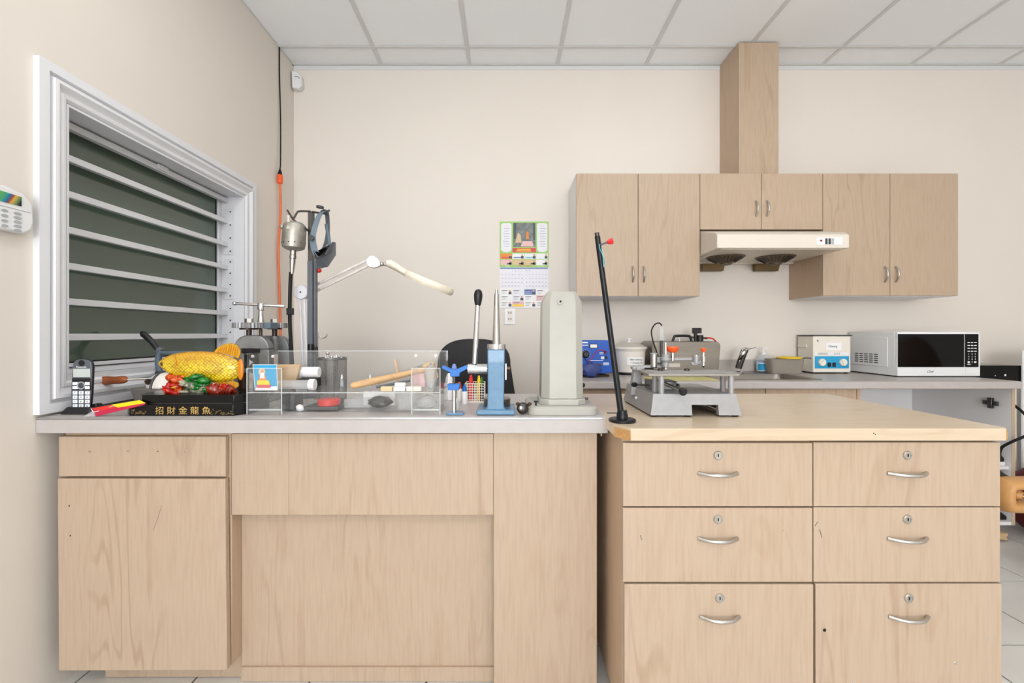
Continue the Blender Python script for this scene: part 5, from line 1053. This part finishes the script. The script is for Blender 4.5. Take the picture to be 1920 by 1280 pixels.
# carriage knobs under the table
b = MB(); b.box(U(1215,1.58), U(1262,1.58), 1.54, 1.62, zb1-.001, zb1+.030); b.build('cross_slide', 'cast_grey', en, .003)
for p0_, p1_, r_, kr in ((P(1240,716,1.53),P(1278,733,1.40),.006,.0125),(P(1258,715,1.58),P(1270,722,1.50),.005,.006),(P(1220,722,1.58),P(1192,721,1.53),.0035,.0085)):
    b = MB(); b.tube([p0_, p1_], r_, 10); o = b.build('feed_screw', 'satin', en); a_ = (p1_-p0_).normalized(); b = MB(); b.lathe([(kr*.6,-.004),(kr,.002),(kr,.012),(kr*.7,.017),(.0001,.017)], p1_, a_, 10); b.build('feed_knob', 'plastic_black', o, ang=30)
# rear upright and pantograph arms
b = MB(); b.prism([P(1182,741,1.63), P(1206,741,1.63), P(1202,690,1.63), P(1190,690,1.63)], (0,.03,0)); b.build('upright', 'engraver_grey', en, .003)
b = MB(); zarm = V(689,1.6); b.prism([P(1186,692,1.6), P(1186,687,1.6), P(1230,684,1.6), P(1252,684,1.6), P(1258,700,1.6), P(1247,699,1.6), P(1240,690,1.6), P(1210,690,1.6), P(1200,697,1.6)], (0,.03,0)); b.build('bracket_arm', 'engraver_grey', en, .003)
b = MB(); b.ell(P(1189,690,1.6), (.010,.012,.010), 12, 8); b.build('pivot_cap', 'engraver_grey', en)
dE = 1.60
def vcyl(px, y0, y1, r, nm, m_, dd=dE, par=None, r2=None): b = MB(); b.cyl(P(px,y1,dd), P(px,y0,dd), r, r2, 18); return b.build(nm, m_, par or en, .001)
h1 = vcyl(1226, 663, 688, .0115, 'pivot_housing', 'satin'); vcyl(1226, 661.5, 664, .013, 'pivot_ring', 'engraver_grey', par=h1); vcyl(1226, 686, 689, .010, 'pivot_seal', 'plastic_black', par=h1)
h2 = vcyl(1248, 664, 688, .0115, 'spindle', 'engraver_grey', dE-.02); vcyl(1248, 642, 665, .0042, 'spindle_shaft', 'chrome', dE-.02, h2); vcyl(1248, 688, 693, .0075, 'chuck', 'satin', dE-.02, h2); vcyl(1248, 693, 698, .0035, 'cutter', 'chrome', dE-.02, h2)
b = MB(); b.ell(P(1248,674,dE-.02), (.016,.016,.013), 14, 8); b.build('spindle_block', 'engraver_grey', h2)
b = MB(); b.box(U(1230,dE), U(1262,dE), dE-.006, dE+.012, V(680,dE), V(669,dE)); b.build('link_arm', 'cast_grey', en, .002)
b = MB(); b.box(U(1254,dE), U(1306,dE), dE-.014, dE-.002, V(675.5,dE), V(670,dE)); b.build('long_arm', 'engraver_grey', en, .002)
b = MB(); b.lathe([(.006,-.012),(.006,0),(.012,.001),(.018,.006),(.022,.016),(.021,.021),(.010,.022),(.0001,.021)], P(1261,661,dE-.01), (0,0,1), 12); b.build('hand_wheel', 'orange', en, ang=30)
b = MB(); b.lathe([(.007,0),(.007,.03)], P(1261,676,dE-.01), (0,0,1), 12); b.build('wheel_stem', 'satin', en)
h3 = vcyl(1305, 666, 681, .0105, 'arm_joint', 'engraver_grey', dE-.02); vcyl(1305, 665, 668, .008, 'joint_cap', 'satin', dE-.02, h3)
b = MB(); b.prism([P(1296,684,1.575), P(1297,679,1.575), P(1312,677,1.575), P(1324,672,1.575), P(1324,678,1.575), P(1306,685,1.575)], (0,.014,0)); b.build('stylus_arm', 'engraver_grey', en, .002)
h4 = vcyl(1319, 660, 686, .0042, 'stylus_rod', 'chrome', 1.57); vcyl(1319, 668, 679, .0062, 'stylus_sleeve', 'satin', 1.57, h4)
b = MB(); b.cyl(P(1319,686,1.57), P(1319,689,1.57), .0042, .001, 12); b.build('stylus_tip', 'plastic_black', h4)
b = MB(); b.lathe([(.004,0),(.005,.003),(.009,.010),(.0095,.014),(.007,.016),(.0001,.0155)], P(1319,661,1.57), (0,0,1), 10); b.build('stylus_knob', 'orange', en, ang=30)
b = MB(); b.tube([P(1183,722,1.70)+Vector((-.01,-.2,0)), P(1186,722,1.50)], .003, 8) if False else b.lathe([(.005,0),(.005,.006),(.003,.008)], (X0e+.008,1.60,zb0+.03), (-1,0,0), 10); b.build('side_screw', 'paper', en)

# ================================================================== BACK COUNTER
pw = thing('power_supply', 'blue bench power supply with meter dial and knobs on counter', 'power supply', (U(1120,2.8), 2.8, ZB))
dQ = 2.74
b = MB(); b.prism([P(1083,638,dQ), P(1145,638,dQ), P(1150,698,dQ), P(1085,704,dQ)], (0,.2,0)); bx = b.build('case', 'blue_box', pw, .004)
b = MB(); b.box(U(1086,dQ), U(1144,dQ), dQ+.02, dQ+.19, ZB+.0006, V(705,dQ)+.006); b.build('rubber_stand', 'brown_dark', pw, .004)
b = MB(); b.pbox(1105, 1121, 644, 652.5, dQ-.004, dQ+.002); mt = b.build('meter_frame', 'plastic_black', bx, .001); b = MB(); b.pbox(1107, 1119.5, 645.5, 651.5, dQ-.005, dQ); b.build('meter_dial', 'paper', mt)
b = MB(); b.lathe([(.024,-.001),(.023,.004),(.016,.006),(.014,.022),(.0001,.022)], P(1098,664,dQ), (0,-1,0), 20); b.build('dial_knob', 'plastic_black', bx, ang=30)
for k in range(9):
    a = math.radians(-30+k*30); b = MB(); c_ = P(1098,664,dQ-.001)+Vector((.028*math.cos(a),0,.028*math.sin(a))); b.lathe([(.0018,0),(.0018,.001)], c_, (0,-1,0), 6); b.build('dial_mark', 'paper', bx)
b = MB(); b.lathe([(.008,0),(.008,.018),(.0001,.018)], P(1134.5,660,dQ), (0,-1,0), 14); b.build('terminal_red', 'dark_red', bx); b = MB(); b.lathe([(.008,0),(.008,.018),(.0001,.018)], P(1136,670,dQ), (0,-1,0), 14); b.build('terminal_black', 'plastic_black', bx)
b = MB(); b.pbox(1127, 1133, 668, 673, dQ-.003, dQ); b.build('label_plate', 'plastic_white', bx)
for x0_, x1_, y_, t_ in ((1085,1102,642,2.4),(1085,1103,647,1.2),(1124,1132,661,1),(1124,1132,663.5,1),(1131,1142,680.5,2),(1131,1142,683.5,1.4),(1105,1131,675.5,.7)):
    b = MB(); b.pbox(x0_, x1_, y_-t_/2, y_+t_/2, dQ-.0006, dQ); b.build('printed_line', 'paper', bx)
b = MB(); b.tube(bez([P(1134,658,dQ-.015), P(1128,656,dQ-.02), P(1120,658,dQ-.02), P(1112,668,dQ-.02), P(1103,678,dQ-.015)], 5), .0024, 6); b.build('pink_lead', 'magenta', pw)
b = MB(); b.tube(bez([P(1094,667,dQ-.022), P(1099,675,dQ-.02), P(1104,681,dQ-.012)], 4), .0018, 6); b.build('black_lead', 'rubber', pw)
b = MB(); b.tube([P(1101,682.5,dQ-.012), P(1128,683.5,dQ-.012)], .0055, 8); b.build('copper_rod', 'brass_dark', pw)
lump('blue_bag', 'crumpled navy plastic bag in front of the blue power supply', 'bag', (U(1108,2.69),2.695,ZB+.048), (.06,.03,.047), 'blue_bag', 9)
# slow cooker
sc = thing('slow_cooker', 'cream slow cooker pot with glass lid and handwritten label', 'slow cooker', (U(1186,2.9), 2.92, ZB))
cc = Vector((U(1184,2.92)-.008,2.95,ZB)); s_ = 2.92/F
b = MB(); b.lathe([(.085,.012),(.095,.018),(.098,.05),(.103,.15),(.106,.152),(.107,.158)], cc, n=40); pot = b.build('pot', 'ceramic', sc, ang=40)
b = MB(); b.lathe([(.090,.0006),(.094,.004),(.094,.012),(.085,.013)], cc, n=40); b.build('base_ring', 'plastic_black', sc)
b = MB(); b.lathe([(.107,.158),(.114,.163),(.115,.174),(.110,.178),(.100,.178)], cc, n=40); b.build('rim', 'ceramic', sc, ang=40)
b = MB(); b.lathe([(.104,.1785),(.085,.190),(.05,.202),(.016,.207),(.0001,.207)], cc, n=40); b.build('lid', 'stone_grey', sc, ang=60)
b = MB(); b.lathe([(.014,.206),(.010,.212),(.012,.220),(.017,.226),(.017,.232),(.0001,.234)], cc, n=20); b.build('lid_knob', 'plastic_white', sc, ang=40)
b = MB(); rings = []
for z_ in (.064,.113): rings.append([cc+Vector(((.1045+.0)*math.sin(a), -(.1045)*math.cos(a), z_)) for a in [math.radians(-22+k*6.5) for k in range(11)]])
b.loft(rings, closed=False); lb = b.build('paper_label', 'paper', sc)
text('label_text', 'After Soldering', .0155, cc+Vector((.016,-.1068,.099)), 'ink', sc, shear=.3, squeeze=.82); text('label_text', '\u2713 Cleaning Mix', .0155, cc+Vector((.018,-.1068,.079)), 'ink', sc, shear=.3, squeeze=.82)
# steel steam cleaner
sm = thing('steam_cleaner', 'boxy stainless steel steam cleaner with black carry handle', 'steam cleaner', (U(1286,2.88), 2.95, ZB))
dT = 2.86; zb_ = ZB+.018; x0, x1 = U(1222,dT), U(1351,dT); zt_ = V(640,dT)
b = MB(); r_ = .03; pts = []
for cx_, cz_, a0 in ((x1-r_,zt_-r_,0),(x0+r_,zt_-r_,90),(x0+r_,zb_+r_*.6,180),(x1-r_,zb_+r_*.6,270)):
    for k in range(6): a = math.radians(a0+90*k/5); q_ = r_ if a0 < 180 else r_*.6; pts.append(Vector((cx_+q_*math.cos(a), dT, cz_+q_*math.sin(a))))
b.prism(pts, (0,.24,0)); b.build('tank', 'steel', sm, .003, ang=30)
for x in (x0+.04, x1-.04):
    for y in (dT+.03, dT+.2): b = MB(); b.lathe([(.014,.0006),(.014,.019)], (x,y,ZB), n=12); b.build('foot', 'rubber', sm)
b = MB(); b.pbox(1254, 1275, 681, 688, dT-.001, dT+.001); b.build('rating_plate', 'stone_grey', sm)
b = MB(); hz_ = zt_; y_ = dT+.08
b.tube(bez([P(1261,640,y_), P(1264,632,y_), P(1268,629.5,y_), P(1290,629.5,y_), P(1294,632,y_), P(1297,640,y_)], 4), .0085, 8); b.build('carry_handle', 'plastic_black', sm)
b = MB(); b.cyl(P(1274,640,y_), P(1274,634,y_), .005); b.build('stud', 'satin', sm)
b = MB(); b.cyl(P(1312,642,y_), P(1312,628,y_), .022, n=12); b.build('valve_knob', 'plastic_black', sm, .003); b = MB(); b.cyl(P(1304,640,y_), P(1304,622,y_), .011); b.box(U(1299,y_), U(1314,y_), y_-.015, y_+.015, V(625,y_), V(614.5,y_)); b.build('solenoid', 'plastic_black', sm, .002)
b = MB(); b.tube([P(1296,632,y_), P(1326,634,y_)], .006, 8); b.build('valve_pipe', 'dark_steel', sm); b = MB(); b.tube(bez([P(1324,633,y_), P(1336,634.5,y_), P(1343,641,y_+.02)], 4), .0045, 8); b.build('red_lead', 'red', sm)
gs = thing('water_gauge', 'clear gauge tube with black looped wire beside the steam cleaner', 'gauge', (U(1241,2.84), 2.84, ZB))
b = MB(); b.loft([[P(x,y,2.84) for x, y in ((1236.5,638.5),(1246.5,638.5),(1244,612),(1237.5,612))], [P(x,y,2.855) for x, y in ((1236.5,638.5),(1246.5,638.5),(1244,612),(1237.5,612))]]); b.build('tube', 'vial', gs, .003)
b = MB(); b.box(U(1239.5,2.84), U(1243.5,2.84), 2.842, 2.853, ZB+.0006, V(638,2.84)); b.build('stem', 'dark_steel', gs)
b = MB(); b.tube(bez([P(1241,610,2.845), P(1236,605.5,2.845), P(1228,608,2.845), P(1221.5,620,2.845), P(1224,638,2.84), P(1231,658,2.83), P(1234,668,2.83), P(1235,690,2.83)], 6), .0042, 8); b.build('wire', 'rubber', gs)
# sanitizer, plastic tub with yellow lid, ultrasonic cleaner
sn = thing('sanitizer_bottle', 'clear pump sanitizer bottle with blue and white label by sink', 'bottle', (U(1433,3.03), 3.03, ZB))
cc = Vector((U(1432,3.07),3.075,ZB)); 
b = MB(); b.lathe([(.040,.0035),(.044,.006),(.045,.02),(.045,.085),(.036,.105),(.018,.116),(.013,.122)], cc, n=28); b.build('bottle', 'bottle', sn, ang=50)
b = MB(); b.lathe([(.0435,.012),(.0435,.07),(.042,.074)], cc, n=24); b.build('gel', 'gel', sn)
b = MB(); b.loft([[cc+Vector((.0456*math.sin(a), -.0456*math.cos(a), z_)) for a in [math.radians(-75+k*10) for k in range(16)]] for z_ in (.012,.078)], closed=False); b.build('label', 'paper', sn)
b = MB(); b.loft([[cc+Vector((.0460*math.sin(a), -.0460*math.cos(a), z_)) for a in [math.radians(-72+k*9) for k in range(9)]] for z_ in (.016,.060)], closed=False); b.build('label_print', 'sky_blue', sn)
b = MB(); b.loft([[cc+Vector((.0460*math.sin(a), -.0460*math.cos(a), z_)) for a in [math.radians(-72+k*10) for k in range(11)]] for z_ in (.068,.077)], closed=False); b.build('label_band', 'cal_blue', sn)
b = MB(); b.lathe([(.015,.120),(.015,.134),(.006,.136),(.005,.160),(.008,.161),(.008,.168),(.0001,.168)], cc, n=16); b.box(cc.x-.004, cc.x+.030, cc.y-.004, cc.y+.004, ZB+.160, ZB+.167); b.build('pump', 'plastic_white', sn)
tu = thing('plastic_tub', 'rectangular clear plastic tub with items beside the ultrasonic cleaner', 'tub', (U(1478,2.98), 3.0, ZB))
dT = 2.92; x0, x1 = U(1447,dT), U(1511,dT); zt_ = V(674,dT)
b = MB(); b.loft([rr(x0+.012,x1-.012,dT+.01,dT+.09,ZB+.0008,.02), rr(x0,x1,dT,dT+.10,zt_,.025), rr(x0-.004,x1+.004,dT-.004,dT+.104,zt_+.001,.028), rr(x0-.004,x1+.004,dT-.004,dT+.104,zt_+.004,.028), rr(x0+.003,x1-.003,dT+.003,dT+.097,zt_+.003,.024), rr(x0+.015,x1-.015,dT+.013,dT+.087,ZB+.004,.019)]); b.build('shell', 'tub', tu)
o = MB().lathe([(.068,0),(.074,.003),(.074,.008),(.066,.012),(.0001,.013)], (U(1477,2.98),2.965,zt_+.0045), n=32).build('yellow_lid', 'yellow', None); tag(o, 'round yellow lid resting on top of the clear plastic tub', 'lid')
lump('cloth_rag', 'crumpled pale cloth inside the clear plastic tub', 'cloth', (U(1475,2.96),2.97,ZB+.033), (.06,.026,.028), 'stone_grey', 12)
t_ = thing('tweezers', 'small steel tweezers lying across the corner of plastic tub', 'tweezers', (U(1512,2.96),2.96,zt_))
for q in (-1,1): b = MB(); b.tube([P(1503,673,2.925)+Vector((0,0,.006)), P(1512,672.5,2.96)+Vector((0,0,.006+q*.003)), P(1521,673.5,2.965)+Vector((0,0,.006+q*.002))], .002, 6); b.build('prong', 'dark_steel', t_)
uc = thing('ultrasonic_cleaner', 'beige ultrasonic cleaner with blue knob panel and handwritten label', 'cleaner', (U(1560,3.0), 3.06, ZB))
dU_ = 2.965; x0, x1 = U(1525,dU_), U(1595.5,dU_); z0, z1 = ZB+.008, V(629.5,dU_)
b = MB(); b.box(x0, x1, dU_, YB-.024, z0, z1); bx = b.build('body', 'plastic_cream', uc, .006)
b = MB(); b.box(x0-.006, x1+.006, dU_-.006, YB-.022, z1, z1+.006); b.build('top_rim', 'dark_steel', uc, .002)
b = MB(); b.box(x0-.008, x0, dU_+.06, dU_+.15, V(652,dU_), V(646,dU_)); b.build('side_grip', 'plastic_cream', uc, .003)
for x in (x0+.02, x1-.02):
    for y in (dU_+.02, YB-.05): b = MB(); b.lathe([(.010,.0006),(.010,.009)], (x,y,ZB), n=12); b.build('foot', 'rubber', uc)
b = MB(); b.pbox(1528, 1592, 667.5, 690.5, dU_-.002, dU_+.001); pn_ = b.build('control_panel', 'sky_blue', uc, .001)
for x in (1540.5, 1580):
    b = MB(); b.lathe([(.024,.0),(.024,.010),(.021,.014),(.0001,.014)], P(x,679,dU_-.002), (0,-1,0), 24); kn = b.build('knob', 'plastic_cream', pn_, ang=30); b = MB(); c_ = P(x,679,dU_-.0165); b.M = Matrix.Translation(c_) @ Matrix.Rotation(.7 if x < 1560 else -.3, 4, 'Y'); b.box(-.0012,.0012,-.001,.001,-.02,.02); b.build('pointer', 'key_grey', kn)
for x in (1555.5, 1564.5): b = MB(); b.pbox(x-3, x+3, 679.5, 687.5, dU_-.006, dU_-.001); b.build('rocker_switch', 'plastic_black', pn_, .001)
b = MB(); b.pbox(1549, 1578, 642, 656.5, dU_-.001, dU_+.001); b.build('paper_label', 'paper', uc); text('label_text', 'Cleaning', .021, P(1561,649,dU_-.0012), 'ink', uc, shear=.3, squeeze=.8)
b = MB(); b.pbox(1529, 1591, 660, 666, dU_-.0008, dU_+.001); b.build('title_strip', 'plastic_white', uc); b = MB(); b.pbox(1534, 1552, 661, 665, dU_-.0012, dU_+.001); b.build('title_print', 'stone_grey', uc)
for q in range(3): b = MB(); b.pbox(1564+q*4.2, 1566.5+q*4.2, 661, 665, dU_-.0012, dU_+.001); b.build('title_print', 'stone_grey', uc)
text('emblem', 'R', .022, P(1533.5,639,dU_-.001), 'ink', uc)
# microwave
mw = thing('microwave_oven', 'white countertop microwave oven with dark door at counter end', 'microwave', (2.6, 2.9, ZB))
dm = 2.735; x0, x1 = U(1683,dm), U(1838,dm); z0, z1 = ZB+.006, V(621.5,dm); yb2 = YB-.03
b = MB(); b.box(x0, x1, dm+.02, yb2, z0, z1); body = b.build('body', 'plastic_white', mw, .004)
b = MB(); b.box(x0, x1, dm, dm+.02, z0, z1-.002); fr = b.build('front_frame', 'plastic_white', mw, .003)
b = MB(); b.pbox(1684.5, 1808, 626, 688, dm-.004, dm+.002); dr = b.build('door_glass', 'glass_dark', mw, .001)
b = MB(); b.pbox(1810, 1835, 626, 688, dm-.004, dm+.002); pnl = b.build('control_panel', 'glass_dark', mw, .001)
b = MB(); b.pbox(1811, 1834, 690, 702, dm-.003, dm+.002); b.build('door_button', 'plastic_white', mw, .001)
text('brand_mark', 'Chef', .020, P(1744,696.5,dm-.0005), 'cal_dark', mw, shear=.3)
for r_ in range(4):
    for c_ in range(3): b = MB(); x = 1816.5+c_*6.3; y = 642+r_*5.4; b.pbox(x-2.2, x+2.2, y-.7, y+.7, dm-.0048, dm-.003); b.build('key_print', 'paper', pnl)
for r_ in range(4):
    for c_ in range(3):
        s2 = [['1','2','3'],['4','5','6'],['7','8','9'],['','0','']][r_][c_]; x = 1816.5+c_*6.1; y = 663.5+r_*5
        if s2: text('key_number', s2, .013, P(x,y,dm-.0042), 'paper', pnl)
        else: b = MB(); b.pbox(x-2, x+2, y-1.5, y+1.5, dm-.0048, dm-.003); b.build('key_print', 'paper', pnl)
b = MB(); b.pbox(1814, 1820, 682, 683.2, dm-.0048, dm-.003); b.build('key_print', 'paper', pnl)
b = MB(); b.box(x0-.004, x0, dm+.07, yb2-.02, z0+.05, z1-.035); b.build('side_emboss', 'plastic_white', mw, .003)
for c_ in range(5):
    for r_ in range(5): b = MB(); y = yb2-.07-c_*.040; z = z0+.072+r_*.013; b.box(x0-.0052, x0-.0035, y-.014, y+.014, z-.0028, z+.0028); b.build('vent_slot', 'grey_dark', mw)
for x in (x0+.03, x1-.03):
    for y in (dm+.05, yb2-.05): b = MB(); b.lathe([(.012,.0006),(.012,.007)], (x,y,ZB), n=12); b.build('foot', 'rubber', mw)
# pale cloth / green tray between engraver and sink
o = MB().loft([rr(U(1215,2.6),U(1340,2.6),2.53,2.72,ZB+.0008,.02), rr(U(1215,2.6),U(1340,2.6),2.53,2.72,ZB+.004,.02)]).build('cutting_mat', 'cal_green', None); tag(o, 'thin yellow green mat lying on counter behind the engraver', 'mat')
o.data.materials.clear(); o.data.materials.append(mat('mat_green', (214,206,140), .6, var=.08, vscale=12))
